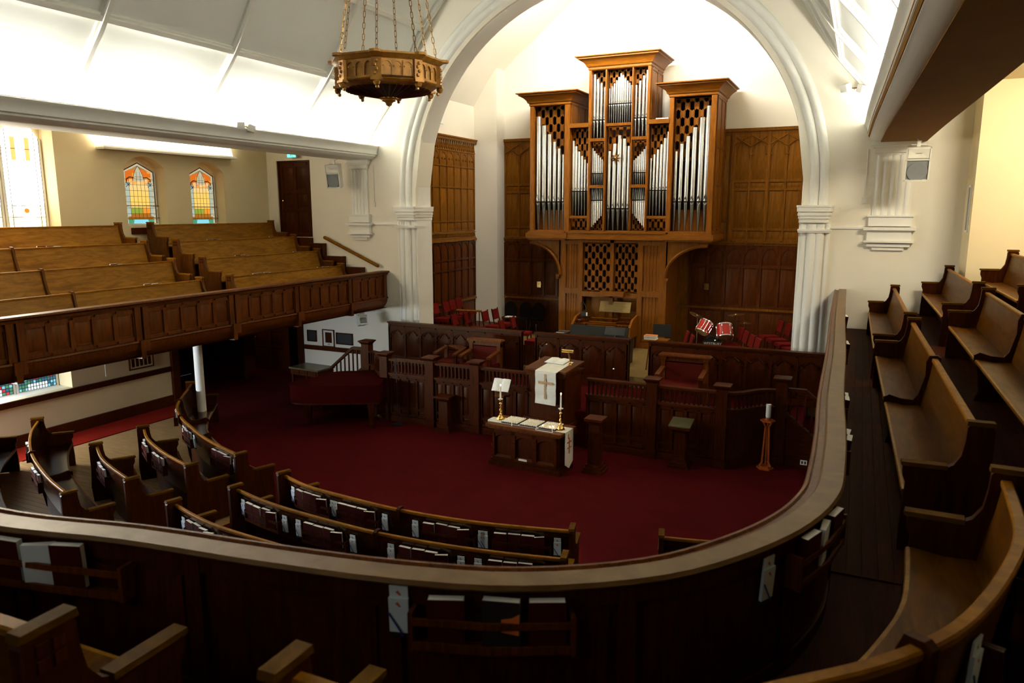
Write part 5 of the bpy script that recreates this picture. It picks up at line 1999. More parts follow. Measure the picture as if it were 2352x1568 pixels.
# ================================================================== platform furniture
def P_(name, label, cat, loc, deg=0, group=None):
    return empty(name, loc, math.radians(deg), label, cat, group)
def pt(root, name, mb, mat, lab=None, smooth=35):
    o = mb.build(name, M[mat], root, smooth)
    if lab:
        o['label'] = lab
    return o
def throne(label, x, y, deg, wd=.78, ht=1.0, hood=True):
    e = P_('throne_chair', label, 'chair', (x, y, PF), deg)
    h = wd / 2
    m = MB(); m.box((-h + .05, -.32, .38), (h - .05, .26, .46)); pt(e, 'seat', m, 'redleather')
    m = MB(); m.box((-h + .10, .20, .46), (h - .10, .27, ht - .16)); pt(e, 'back_cushion', m, 'redleather')
    m = MB()
    for x_ in (-h, h - .09):
        m.box((x_, .18, 0), (x_ + .09, .30, ht - .06))
    m.box((-h, .20, ht - .18), (h, .30, ht - .06))
    if hood:
        m.box((-h - .04, .14, ht - .06), (h + .04, .32, ht - .03))
        m.box((-h - .01, .16, ht - .12), (-h + .12, .31, ht - .06)); m.box((h - .12, .16, ht - .12), (h + .01, .31, ht - .06))
        m.frus((0, .24), ht - .03, ht + .0, h + .06, .10, h + .02, .08)
    pt(e, 'back_frame', m, 'front')
    for s in (-1, 1):
        m = MB()
        xa, xb = sorted((s * h, s * (h - .10)))
        m.add([(xa, -.34, .62), (xb, -.34, .62), (xb, .2, .70), (xa, .2, .70), (xa, -.34, .67), (xb, -.34, .67), (xb, .2, .75), (xa, .2, .75)], [(0, 3, 2, 1), (4, 5, 6, 7), (0, 1, 5, 4), (1, 2, 6, 5), (2, 3, 7, 6), (3, 0, 4, 7)])
        pt(e, 'armrest', m, 'front')
        m = MB(); m.box((s * (h - .05) - .04, -.33, 0), (s * (h - .05) + .04, -.25, .64)); pt(e, 'leg', m, 'dark')
    return e
throne('largest dark throne chair behind the left balustrade', -7.86, 15.0, 0, .82, 1.0)
throne('low dark armchair with red leather back left of the large throne', -8.68, 15.05, 0, .62, .82, False)
throne('wide dark throne chair with red leather back before the right choir screen', -3.15, 14.95, 0, .98, 1.02)

# pulpit
pu = P_('pulpit', 'dark oak pulpit standing in the middle of the balustrade', 'pulpit', (-5.40, 13.50, 0), -9)
m = MB(); m.box((-.42, -.32, .0), (.42, .35, 1.56)); m.box((-.36, -.36, .55), (.36, -.3, 1.5)); pt(pu, 'body', m, 'dark')
m = MB()
m.box((-.58, -.50, .50), (.50, .3, .55)); m.box((-.52, -.46, .55), (.46, .3, .60)); m.box((-.48, -.42, .60), (.44, .3, .63)); m.box((-.55, -.45, .30), (.50, .3, .36))
pt(pu, 'base_moulding', m, 'dark_h')
m = MB()
m.add([(-.44, -.42, 1.60), (.50, -.42, 1.60), (.50, .34, 1.70), (-.44, .34, 1.70), (-.44, -.42, 1.64), (.50, -.42, 1.64), (.50, .34, 1.74), (-.44, .34, 1.74)], [(0, 3, 2, 1), (4, 5, 6, 7), (0, 1, 5, 4), (1, 2, 6, 5), (2, 3, 7, 6), (3, 0, 4, 7)])
m.frus((0, -.03), 1.48, 1.60, .42, .34, .50, .36)
pt(pu, 'reading_desk', m, 'front')
zd = lambda y: 1.64 + (y + .52) / .9 * .14
yp, xp = 13.50, -5.40
# banner hanging over the front
e = P_('banner', 'cream linen banner with a gold cross hanging from the pulpit', 'banner', (xp + .10, yp + .02, 0), -9)
m = MB()
K = 14
bw = .235
for i in range(K):
    a = 1.63 - i * .66 / K
    b = a - .66 / K
    ya, yb_ = -.55 - .006 * math.sin(i), -.55 - .006 * math.sin(i + 1)
    wob = .025
    m.add([(-bw, ya, a), (bw, ya, a), (bw, yb_, b), (-bw, yb_, b), (-bw, ya + .012, a), (bw, ya + .012, a), (bw, yb_ + .012, b), (-bw, yb_ + .012, b)], [(0, 1, 2, 3), (7, 6, 5, 4), (0, 3, 7, 4), (1, 5, 6, 2)] + ([(3, 2, 6, 7)] if i == K - 1 else []))
m.add([(-bw, -.55, 1.615), (bw, -.55, 1.615), (bw, .15, 1.712), (-bw, .15, 1.712), (-bw, -.55, 1.63), (bw, -.55, 1.63), (bw, .15, 1.725), (-bw, .15, 1.725)], [(0, 3, 2, 1), (4, 5, 6, 7), (0, 1, 5, 4), (1, 2, 6, 5), (2, 3, 7, 6), (3, 0, 4, 7)])
pt(e, 'cloth', m, 'linen')
m = MB()
for i in range(9):
    z = 1.55 - i * .055
    d = .03
    m.prism([(0, z + d), (d * 1.0, z), (0, z - d), (-d * 1.0, z)], -.562, -.556)
for i in range(7):
    m.prism([(-.15 + i * .05, 1.40), (-.125 + i * .05, 1.42), (-.10 + i * .05, 1.40), (-.125 + i * .05, 1.38)], -.562, -.556)
m.box((-.16, -.561, 1.375), (.16, -.557, 1.425)); m.box((-.02, -.561, 1.08), (.02, -.557, 1.58))
pt(e, 'cross', m, 'gold')
# open Bible on the pulpit, brass lamp, gooseneck microphone
def open_book(name, label, loc, deg, tilt, wd=.19, ht=.26):
    e = P_(name, label, 'book', loc, deg)
    e.rotation_euler = (math.radians(tilt), 0, math.radians(deg))
    m = MB()
    for s in (-1, 1):
        pts = [(0, .012), (s * wd * .3, .032), (s * wd * .7, .030), (s * wd, .018), (s * wd, .004), (0, .004)]
        m.prism(pts, -ht / 2, ht / 2)
    pt(e, 'pages', m, 'paper')
    m = MB(); m.box((-wd - .008, -ht / 2 - .006, -.004), (wd + .008, ht / 2 + .006, .004)); pt(e, 'cover', m, 'cover')
    return e
open_book('bible', 'open book lying on top of the pulpit behind the banner', (xp + .02, yp + .10, 1.715), -9, 8, .22, .30)
e = P_('desk_lamp', 'brass desk lamp on the right corner of the pulpit', 'lamp', (xp + .33, yp - .02, 1.66))
m = MB(); m.lathe([(.075, 0), (.075, .015), (.05, .03), (.02, .06), (.03, .08), (.012, .10), (.012, .13)], 8); pt(e, 'base', m, 'brass')
m = MB(); m.tube([(0, 0, .12), (-.02, -.0, .20), (-.05, -.0, .30)], .009, 6); m.tube([(.02, 0, .12), (0, 0, .20), (-.03, 0, .30)], .006, 6); pt(e, 'stem', m, 'brass')
m = MB(); m.cyl((-.17, 0, .31), (.08, 0, .31), .032, 12); pt(e, 'shade', m, 'brass')
e = P_('microphone', 'thin gooseneck microphone rising from the left of the pulpit', 'microphone', (xp - .42, yp + .20, 1.70))
m = MB(); m.tube([(0, 0, 0), (0, 0, .12), (.06, 0, .24), (.14, -.02, .32)], .007, 6); pt(e, 'gooseneck', m, 'black')
m = MB(); m.cyl((.14, -.02, .32), (.17, -.03, .34), .014, 8); m.cyl((-.0, 0, 0), (0, 0, .05), .016, 8); pt(e, 'capsule', m, 'brass')

# communion table and what stands on it
ct = P_('communion_table', 'dark oak communion table with three sunk panels standing on the red carpet', 'table', (-5.30, 12.06, .02), -4)
m = MB()
m.box((-.68, -.22, .10), (.68, .24, .70)); m.box((-.74, -.28, .0), (.74, .30, .08)); m.box((-.71, -.25, .08), (.71, .27, .12))
pt(ct, 'body', m, 'dark')
m = MB(); m.box((-.78, -.32, .74), (.78, .34, .79)); m.box((-.74, -.28, .70), (.74, .30, .74)); pt(ct, 'tabletop', m, 'front')
for a in (-.66, -.22, .22):
    T0 = Matrix.Translation((0, -.22, 0))
    m = MB(T0)
    for xx in (a, a + .40):
        m.box((xx, -.045, .12), (xx + .04, 0, .70))
    m.box((a, -.045, .62), (a + .44, 0, .70)); m.box((a, -.045, .12), (a + .44, 0, .17))
    spandrel(m, a + .04, a + .40, .50, .60, .62, -.03, 0)
    m.add([(a + .04, -.045, .17), (a + .40, -.045, .17), (a + .37, -.005, .21), (a + .07, -.005, .21)], [(0, 1, 2, 3)])
    m.build('panel', M['dark_h'], ct, 0)
m = MB(); m.box((-.10, -.275, .165), (.07, -.262, .20)); pt(ct, 'name_plate', m, 'linen', 'pale name plate')
def on_table(x, y, z=.81):
    a = math.radians(-4)
    return (-5.30 + x * math.cos(a) - y * math.sin(a), 12.06 + x * math.sin(a) + y * math.cos(a), z + .0)
e = P_('table_runner', 'white embroidered runner hanging over the right end of the table', 'cloth', on_table(0, 0, .81), -4)
m = MB()
m.box((-.80, -.16, .0), (.79, .17, .006))
m.box((.785, -.16, -.60), (.797, .17, .006))
m.add([(.785, -.16, -.60), (.797, -.16, -.60), (.797, .17, -.60), (.785, .17, -.60), (.785, .0, -.70), (.797, .0, -.70)], [(0, 1, 2, 3), (0, 3, 4), (1, 5, 2), (0, 4, 5, 1), (3, 2, 5, 4)])
m.box((-.86, -.10, -.03), (-.79, .12, .006))
pt(e, 'cloth', m, 'linen')
m = MB()
m.box((.797, -.02, -.42), (.801, .02, -.12)); m.box((.797, -.09, -.22), (.801, .09, -.19)); m.box((.797, -.08, -.32), (.801, .08, -.30)); m.box((.797, -.06, -.14), (.801, -.03, -.05))
pt(e, 'embroidery', m, 'rust', 'rust coloured cross symbol')
for k, (x, lab) in enumerate(((-.36, 'left'), (.03, 'middle'), (.42, 'right'))):
    e = P_('candle_tray', '%s of three trays of small candles on the communion table' % lab, 'tray', on_table(x, .03, .818), -4, None)
    m = MB(); m.box((-.17, -.19, 0), (.17, .19, .022)); pt(e, 'tray', m, 'black')
    m = MB()
    cnt = 0
    for i in range(9):
        for j in range(9):
            xx, yy = -.15 + i * .0375, -.17 + j * .0425
            m.lathe([(.015, .022), (.015, .04 + R.uniform(-.004, .004)), (.003, .045)], 6, Matrix.Translation((xx, yy, 0)))
    o = pt(e, 'small_candles', m, 'wax', smooth=0)
    o['kind'] = 'stuff'
    if k == 2:
        m = MB()
        for xx, yy in ((-.10, -.15), (.05, -.16), (.09, -.13), (.12, -.16)):
            m.ball((xx, yy, .062), .010, 6, 1.5)
        pt(e, 'flames', m, 'flame')
for x, lab, hh, dy in ((-.66, 'left', 0, .04), (.63, 'right', 0, -.02)):
    e = P_('candlestick', 'tall turned brass candlestick with lit candle on the %s of the table' % lab, 'candlestick', on_table(x, dy, .818), 0)
    m = MB(); m.lathe([(.085, 0), (.085, .012), (.06, .05), (.022, .09), (.028, .10), (.012, .12), (.022, .15), (.03, .175), (.02, .20), (.012, .22), (.02, .245), (.012, .265), (.024, .29), (.03, .305), (.012, .33), (.02, .35), (.015, .37)], 8); pt(e, 'stick', m, 'brass')
    m = MB(); m.lathe([(.015, .37), (.045, .385), (.048, .395), (.02, .40)], 10); pt(e, 'drip_pan', m, 'linen')
    m = MB(); m.lathe([(.017, .40), (.014, .64)], 8); pt(e, 'candle', m, 'wax')
    m = MB(); m.ball((0, 0, .665), .014, 6, 1.6); pt(e, 'flame', m, 'flame')
e = P_('bracket_frame', 'thin white wire stand lying before the right candle tray', 'stand', on_table(.42, -.24, .81), -4)
m = MB(); m.tube([(-.17, .03, .075), (-.17, -.03, .01), (.17, -.03, .01), (.13, .03, .09)], .006, 5); pt(e, 'wire', m, 'paper')
e = P_('candle_stub', 'tiny white candle stub before the left candle tray', 'candle', on_table(-.26, -.24, .812), 0)
m = MB(); m.lathe([(.009, 0), (.009, .055)], 6); pt(e, 'wax', m, 'wax')
# bible stand behind the table
bx = py(1153, 900, 12.95)
e = P_('bible_stand', 'slim wooden stand with brass ledge carrying an open bible', 'lectern', (bx.x, 12.95, .02))
m = MB(); m.box((-.035, -.03, 0), (.035, .03, 1.02)); m.box((-.18, -.15, 0), (.18, .15, .05)); pt(e, 'post', m, 'front')
m = MB(); m.box((-.11, -.12, 1.03), (.09, .02, 1.06)); m.box((-.09, -.13, 1.08), (.07, -.10, 1.10)); pt(e, 'brass_ledge', m, 'brass')
m = MB(); m.box((-.16, -.02, 1.02), (.16, .06, 1.08)); m.add([(-.18, -.06, 1.12), (.18, -.06, 1.12), (.18, .10, 1.34), (-.18, .10, 1.34)], [(0, 1, 2, 3)]); pt(e, 'rest', m, 'dark')
open_book('bible', 'open white bible propped on the slim wooden stand', (bx.x, 12.93, 1.27), 0, 58, .185, .27)

def pedestal(label, px, pyy, h, cap=.19):
    p = pz(px, pyy, .02)
    e = P_('pedestal', label, 'pedestal', (p.x, p.y + .15, .02))
    m = MB()
    for z0, z1, r_ in ((0, .05, .19), (.05, .10, .165), (.10, .16, .14)):
        m.box((-r_, -r_, z0), (r_, r_, z1))
    pt(e, 'base', m, 'dark_h')
    m = MB(); m.frus((0, 0), .16, h - .10, .11, .11, .095, .095); m.frus((0, 0), h - .12, h - .04, .10, .10, .16, .16); pt(e, 'shaft', m, 'dark')
    m = MB(); m.box((-cap, -cap, h - .04), (cap, cap, h)); pt(e, 'top', m, 'dark_h')
    return e
pedestal('squat dark pedestal left of the communion table before the platform', 1016, 992, .78)
pedestal('slender dark pedestal just right of the communion table', 1360, 1088, 1.02, .17)
p_ = pedestal('dark pedestal with a slanted grey top against the right platform front', 1557, 1075, .78)
m = MB(); m.add([(-.20, -.20, .79), (.20, -.20, .79), (.20, .20, .86), (-.20, .20, .86), (-.20, -.20, .81), (.20, -.20, .81), (.20, .20, .88), (-.20, .20, .88)], [(0, 3, 2, 1), (4, 5, 6, 7), (0, 1, 5, 4), (1, 2, 6, 5), (2, 3, 7, 6), (3, 0, 4, 7)]); pt(p_, 'slanted_top', m, 'greenglass')
# paschal candle stand
p = pz(1757, 1075, .02)
e = P_('candle_stand', 'reddish wooden six sided floor candle stand at the right end of the platform', 'candle stand', (p.x, p.y + .0, .02))
hexa = lambda r: [(r * math.cos(PI / 3 * k), r * math.sin(PI / 3 * k)) for k in range(6)]
m = MB(); m.prismz(hexa(.155), 0, .03); m.prismz(hexa(.12), .03, .06); pt(e, 'foot', m, 'candleorange')
m = MB()
for k in range(3):
    a = 2 * PI * k / 3 + PI / 2
    m.cyl((.07 * math.cos(a), .07 * math.sin(a), .06), (.035 * math.cos(a), .035 * math.sin(a), .80), .020, 6)
    m.cyl((.035 * math.cos(a), .035 * math.sin(a), .80), (.09 * math.cos(a), .09 * math.sin(a), .90), .018, 6)
    m.cyl((.11 * math.cos(a), .11 * math.sin(a), .05), (.05 * math.cos(a), .05 * math.sin(a), .16), .02, 6)
pt(e, 'post', m, 'candleorange')
m = MB(); m.prismz(hexa(.135), .90, .925); m.lathe([(.05, .925), (.04, .98)], 10); pt(e, 'top_plate', m, 'candleorange')
m = MB(); m.lathe([(.034, .96), (.045, .99), (.045, 1.22), (.01, 1.215)], 14); pt(e, 'candle', m, 'paper')
# microphone stand by the left newel
e = P_('microphone_stand', 'tall thin microphone stand on the carpet near the left stair', 'microphone stand', (pz(921, 972, .02).x, 13.25, .02))
m = MB(); m.lathe([(.13, 0), (.13, .015), (.02, .03)], 14); pt(e, 'base', m, 'black')
m = MB(); m.cyl((0, 0, .02), (0, 0, 1.45), .008, 6); m.cyl((0, 0, .80), (0, 0, .84), .016, 8); m.cyl((.03, 0, 1.52), (-.13, 0, 1.25), .007, 6); pt(e, 'pole', m, 'black')
m = MB(); m.cyl((-.13, 0, 1.25), (-.155, 0, 1.21), .014, 8); pt(e, 'microphone', m, 'chrome')

# grand piano under a dark red cover
gp = P_('grand_piano', 'grand piano under a dark red cover in the shade at the left', 'piano', (-10.18, 13.05, .02), 118)
out = smoothpath([(-.72, -.75), (.72, -.75), (.74, -.2), (.72, .35), (.45, .62), (.10, .80), (-.10, 1.05), (-.38, 1.18), (-.66, 1.08), (-.74, .6), (-.74, -.2), (-.72, -.75)], 4)
m = MB(); m.prismz(out[:-1], .58, .94); pt(gp, 'case', m, 'dark')
m = MB(); m.prismz([(x * 1.03, y * 1.02) for x, y in out[:-1]], .62, 1.0); pt(gp, 'cover', m, 'redcover')
for x, y in ((-.58, -.55), (.58, -.55), (-.35, .85)):
    m = MB(); m.frus((x, y), .10, .60, .04, .04, .075, .075); m.lathe([(.035, 0), (.035, .08)], 8, Matrix.Translation((x, y, 0))); m.box((x - .05, y - .05, .08), (x + .05, y + .05, .12))
    pt(gp, 'leg', m, 'dark')
m = MB(); m.box((-.10, -.62, .12), (.10, -.5, .60)); m.cyl((-.05, -.7, .10), (-.05, -.55, .12), .015, 6); m.cyl((.05, -.7, .10), (.05, -.55, .12), .015, 6); pt(gp, 'pedal_lyre', m, 'brass')
e = P_('bench', 'long low bench with a dark seat standing behind the grand piano', 'bench', (-11.0, 13.75, .02), 10)
m = MB(); m.box((-.45, -.17, .46), (.45, .17, .52)); pt(e, 'seat', m, 'front')
for x in (-.4, .36):
    for y in (-.14, .10):
        m = MB(); m.box((x, y, 0), (x + .04, y + .04, .46)); pt(e, 'leg', m, 'dark')
e = P_('side_table', 'dark writing table with a grey green top against the white wall', 'table', (-12.10, 14.05, .02), -4)
m = MB(); m.box((-.48, -.30, .86), (.48, .30, .90)); pt(e, 'tabletop', m, 'greenglass')
m = MB(); m.box((-.45, -.27, .72), (.45, .27, .86)); pt(e, 'apron', m, 'dark')
for i in range(3):
    m = MB(); m.box((-.42 + i * .28, -.285, .74), (-.16 + i * .28, -.27, .84)); o = pt(e, 'drawer', m, 'dark')
    for dx in (-.03, .03):
        mm = MB(); mm.ball((-.29 + i * .28 + dx, -.295, .79), .009, 6); mm.build('knob', M['chrome'], o)
for x in (-.43, .38):
    for y in (-.26, .21):
        m = MB(); m.box((x, y, 0), (x + .05, y + .05, .72)); pt(e, 'leg', m, 'dark')

# ================================================================== chancel furniture
def red_chair_proto():
    e = P_('choir_chair', 'x', 'chair', (0, 0, 1.0))
    m = MB(); m.box((-.21, -.23, .43), (.21, .20, .50)); m.box((-.19, -.21, .50), (.19, .18, .515)); pt(e, 'seat', m, 'redfab')
    m = MB()
    m.add([(-.18, .20, .62), (.18, .20, .62), (.18, .26, .90), (-.18, .26, .90), (-.18, .24, .62), (.18, .24, .62), (.18, .30, .90), (-.18, .30, .90)], [(0, 1, 2, 3), (7, 6, 5, 4), (0, 4, 5, 1), (1, 5, 6, 2), (2, 6, 7, 3), (3, 7, 4, 0)])
    pt(e, 'backrest', m, 'redfab')
    for x in (-.20, .20):
        m = MB(); m.cyl((x, .20, 0), (x, .19, .45), .018, 6); m.cyl((x, .19, .45), (x, .285, .93), .018, 6); pt(e, 'leg', m, 'dark')
        m = MB(); m.cyl((x, -.2, 0), (x, -.2, .44), .018, 6); pt(e, 'leg', m, 'dark')
    return e
proto = red_chair_proto()
used = [False]
def chair(x, y, z, deg, label, group):
    c = proto if not used[0] else copy_tree(proto)
    used[0] = True
    c.location = (x, y, z)
    c.rotation_euler = (0, 0, math.radians(deg))
    c['label'] = label
    c['group'] = group
    return c
m = MB(); m.box((-10.82, YW + .74, 1.0), (-9.95, 20.4, 1.30))
tag(m.build('choir_riser', M['dark']), 'low dark step carrying the red chairs along the left panelling', 'riser')
LAB = ['nearest the arch', 'second from the arch', 'third from the arch', 'fourth from the arch']
for i, (px, pyy) in enumerate(((998, 739), (1024, 734), (1049, 726), (1072, 719))):
    p = pz(px, pyy, 1.78)
    chair(max(-10.42, p.x - .06), max(17.42 + i * .47, p.y), 1.30, 90 + 4, 'red chair against the left panelling, %s' % LAB[i], 'red chairs along the left panelling')
for i, (x, y) in enumerate(((-9.75, 17.55), (-9.62, 18.05))):
    chair(x, y, 1.0, 95, 'red chair in the row before the riser, %s of two' % ('nearer' if i == 0 else 'farther'), 'red chairs of the left inner row')
for i, (px, pyy) in enumerate(((1126, 748), (1149, 742))):
    p = pz(px, pyy, 1.49)
    chair(p.x + .1, p.y, 1.0, 92, 'red chair before the white pier, %s of two' % ('left' if i == 0 else 'right'), 'red chairs before the white pier')
for i, (x, y) in enumerate(((-8.1, 17.15), (-8.1, 17.85))):
    chair(x, y, 1.0, 100, 'red chair left of the black piano, %s of two' % ('nearer' if i == 0 else 'farther'), 'red chairs left of the black piano')
for i, (px, pyy) in enumerate(((1769, 772), (1787, 780), (1806, 790), (1824, 801))):
    p = pz(px, pyy, 1.49)
    chair(p.x + .0, p.y - .02, 1.0, -66, 'red chair along the right wall, %s from the organ' % ORD[i], 'red chairs along the right wall')
for i, (x, y) in enumerate(((-2.62, 18.37), (-2.44, 17.90), (-2.24, 17.40), (-2.06, 16.95))):
    chair(x - .1, y, 1.0, -66, 'red chair between drum kit and right wall row, %s from the organ' % ORD[i], 'red chairs beside the drum kit')
for i, (x, y) in enumerate(((-3.82, 17.30), (-3.60, 16.78))):
    chair(x, y, 1.0, -70, 'red chair left of the drums behind the choir screen, %s of two' % ('farther' if i == 0 else 'nearer'), 'red chairs left of the drum kit')
for i, px in enumerate((1170, 1205, 1234)):
    p = py(px, 706, 20.6)
    e = P_('stacking_chair', '%s of three black chairs with oval backs by the rear panelling' % ['left', 'middle', 'right'][i], 'chair', (p.x, 20.55, 1.0), 0, 'black oval backed chairs')
    m = MB()
    m.lathe([(.001, -.02), (.21, -.02), (.215, 0), (.21, .02), (.001, .02)], 20, Matrix.Translation((0, .15, .66)) @ Matrix.Rotation(PI / 2, 4, 'X') @ Matrix.Scale(1.35, 4, (0, 1, 0)))
    pt(e, 'backrest', m, 'blackfab')
    m = MB(); m.lathe([(.01, .42), (.22, .43), (.22, .47), (.01, .49)], 16); pt(e, 'seat', m, 'blackfab')
    for x, y in ((-.17, -.17), (.17, -.17), (-.17, .17), (.17, .17)):
        m = MB(); m.cyl((x * 1.1, y * 1.1, 0), (x * .8, y * .8, .43), .014, 6); pt(e, 'leg', m, 'black')
e = P_('railing', 'pale oak handrail running between the left chairs and the white pier', 'railing', (0, 0, 0))
a_, b_ = pz(1056, 709, 1.98), pz(1118, 714, 1.90)
m = MB(); m.cyl((a_.x + .05, a_.y - .3, 1.98), (b_.x, b_.y - .3, 1.93), .028, 8); pt(e, 'rail', m, 'organ_h')
for f in (.1, .5, .9):
    m = MB(); x = a_.x + .05 + (b_.x - a_.x - .05) * f; y = a_.y - .3 + (b_.y - a_.y) * f; m.cyl((x, y, 1.0), (x, y, 1.95), .016, 6); pt(e, 'post', m, 'dark')
e = P_('bench', 'red cushioned wooden bench in the gap between left and middle choir screens', 'bench', (-7.03, 16.35, 1.0))
m = MB(); m.box((-.24, -.2, .5), (.24, .25, .60)); pt(e, 'cushion', m, 'redfab')
m = MB(); m.box((-.25, -.22, 0), (.25, .26, .5)); pt(e, 'body', m, 'front')
e = P_('small_table', 'small dark table with white papers before the white pier', 'table', (pz(1155, 733, 1.6).x, 19.7, 1.0))
m = MB(); m.box((-.2, -.2, .56), (.2, .2, .60)); pt(e, 'tabletop', m, 'dark')
for x in (-.17, .15):
    for y in (-.17, .15):
        m = MB(); m.box((x, y, 0), (x + .03, y + .03, .56)); pt(e, 'leg', m, 'dark')
m = MB(); m.box((-.14, -.1, 0), (.14, .1, .02)); tag(m.build('paper_stack', M['paper']), 'white papers on the small dark table', 'papers').location = (e.location.x, 19.7, 1.60)
# black piano with raised lid behind the middle screen
e = P_('black_piano', 'low black piano with raised glossy panel behind the middle choir screen', 'piano', (0, 0, 0))
m = MB(); m.box((-6.55, 17.0, 1.0), (-4.95, 17.6, 1.62)); pt(e, 'case', m, 'black')
m = MB(); m.add([(-6.42, 17.02, 1.62), (-4.94, 17.02, 1.62), (-4.94, 17.14, 1.92), (-6.42, 17.14, 1.92), (-6.42, 17.06, 1.62), (-4.94, 17.06, 1.62), (-4.94, 17.18, 1.92), (-6.42, 17.18, 1.92)], [(0, 1, 2, 3), (7, 6, 5, 4), (0, 4, 5, 1), (1, 5, 6, 2), (2, 6, 7, 3), (3, 7, 4, 0)]); pt(e, 'raised_panel', m, 'blackgloss')
e = P_('mixer', 'small silver edged mixing desk left of the black piano panel', 'mixer', (-6.66, 17.1, 1.66))
m = MB(); m.box((-.13, -.2, -.6), (.13, .2, .0)); pt(e, 'stand', m, 'black')
m = MB(); m.box((-.14, -.22, 0), (.14, .22, .05)); pt(e, 'deck', m, 'black')
m = MB(); m.box((-.15, -.23, .0), (-.13, .22, .06)); m.box((-.15, .2, .04), (.14, .23, .07)); pt(e, 'trim', m, 'chrome')
for i in range(5):
    m = MB(); m.box((-.10 + i * .045, -.12, .05), (-.08 + i * .045, -.08, .062)); pt(e, 'fader', m, 'whiteplastic')
for k, (px, p0, p1) in enumerate(((1411, 808, 768), (1231, 775, 748))):
    a = py(px, p0, 16.3 if k == 0 else 16.8)
    e = P_('music_stand', ['black music stand with pale pole behind the middle choir screen', 'thin stand beside the red bench'][k], 'music stand', (a.x, a.y, 1.0))
    m = MB(); m.cyl((0, 0, 0), (0, 0, .92), .010, 6); m.lathe([(.12, 0), (.12, .02), (.02, .03)], 12); pt(e, 'pole', m, 'chrome')
    if k == 0:
        m = MB(); m.add([(-.24, -.05, .88), (.24, -.05, .88), (.24, .05, 1.05), (-.24, .05, 1.05), (-.24, -.04, .88), (.24, -.04, .88), (.24, .06, 1.05), (-.24, .06, 1.05)], [(0, 1, 2, 3), (7, 6, 5, 4), (0, 4, 5, 1), (1, 5, 6, 2), (2, 6, 7, 3), (3, 7, 4, 0)]); pt(e, 'desk', m, 'black')
# microphone boom standing on the platform before the middle screen
m_ = P_('microphone_stand', 'thin pale microphone pole before the middle choir screen', 'microphone stand', (py(1410, 833, 15.5).x, 15.5, PF))
m = MB(); m.cyl((0, 0, .0), (0, 0, .95), .007, 6); pt(m_, 'pole', m, 'chrome')
m = MB(); m.ball((0, 0, .50), .02, 8); m.box((-.16, -.02, .48), (.30, .02, .49)); pt(m_, 'joint', m, 'chrome')
# little table with books, black folding chair
e = P_('small_table', 'small light wood table with splayed legs right of the middle screen', 'table', (-4.22, 17.0, 1.0))
m = MB(); m.box((-.27, -.22, .70), (.29, .22, .725)); pt(e, 'tabletop', m, 'organ_h')
for x, y in ((-.12, -.15), (.2, -.15), (-.12, .15), (.2, .15)):
    m = MB(); m.cyl((x * 1.5, y * 1.2, 0), (x, y, .70), .014, 6); pt(e, 'leg', m, 'organ')
for i, (c_, h_) in enumerate((('linen', .022), ('redfab', .02), ('linen', .025), ('pink', .018))):
    e = P_('songbook', '%s book in the pile on the small light wood table' % ['lowest', 'second', 'third', 'top orange'][i], 'book', (-4.34 + R.uniform(-.01, .01), 16.95, 1.726 + i * .026), R.uniform(-6, 6))
    m = MB(); m.box((-.14, -.10, 0), (.14, .10, h_)); pt(e, 'pages', m, 'paper', smooth=0)
    m = MB(); m.box((-.143, -.103, h_), (.143, .103, h_ + .003)); pt(e, 'cover', m, c_, smooth=0)
e = P_('folding_chair', 'black chair right of the organ console behind the small table', 'chair', (-4.35, 18.3, 1.0), 180)
m = MB(); m.box((-.21, -.2, .43), (.21, .2, .46)); pt(e, 'seat', m, 'black')
m = MB(); m.box((-.23, .18, .60), (.23, .21, .92)); pt(e, 'backrest', m, 'black')
for x in (-.2, .2):
    for y in (-.18, .19):
        m = MB(); m.cyl((x, y, 0), (x, y, .6 if y > 0 else .43), .012, 6); pt(e, 'leg', m, 'black')

# ================================================================== drum kit
dk = P_('drum_kit', 'small drum kit of red and chrome drums with cymbals behind the right screen', 'drum kit', (0, 0, 0))
def drum(name, c, r, L, axis, shell, hoop='chrome', head='drumskin', lugs=6):
    q = Vector(axis).normalized().to_track_quat('Z', 'Y').to_matrix().to_4x4()
    T = Matrix.Translation(c) @ q
    m = MB(T); m.lathe([(r, -L / 2), (r, L / 2)], 20, cap=False); o = pt(dk, name, m, shell)
    m = MB(T)
    for z in (-L / 2, L / 2):
        m.lathe([(r, z - .012), (r + .012, z - .012), (r + .012, z + .012), (r, z + .012)], 20, cap=False)
    for k in range(lugs):
        a = 2 * PI * k / lugs
        m.cyl(((r + .008) * math.cos(a), (r + .008) * math.sin(a), -L / 2), ((r + .008) * math.cos(a), (r + .008) * math.sin(a), L / 2), .004, 5)
        for z in (-L * .32, L * .32):
            m.box((-.012, -.012, -.025), (.012, .012, .025), Matrix.Translation(((r + .008) * math.cos(a), (r + .008) * math.sin(a), z)))
    m.build('hoop_and_lugs', M[hoop], o)
    m = MB(T)
    for z in (-L / 2 + .004, L / 2 - .004):
        m.lathe([(.001, z), (r - .002, z), (r - .002, z + .001), (.001, z + .001)], 20)
    m.build('drum_head', M[head], o)
    return o, T
YD = 18.3
c1, c2 = py(1618, 751, YD), py(1664, 761, YD)
drum('tom_drum', c1, .16, .29, (.36, .50, .80), 'drumred')
drum('tom_drum', c2, .185, .31, (-.20, .48, .85), 'drumred')
bd_ = py(1634, 800, YD + .0)
o, T = drum('bass_drum', (bd_.x, YD + .15, 1.37), .275, .36, (0.08, -1, 0), 'black', 'black', 'black', 8)
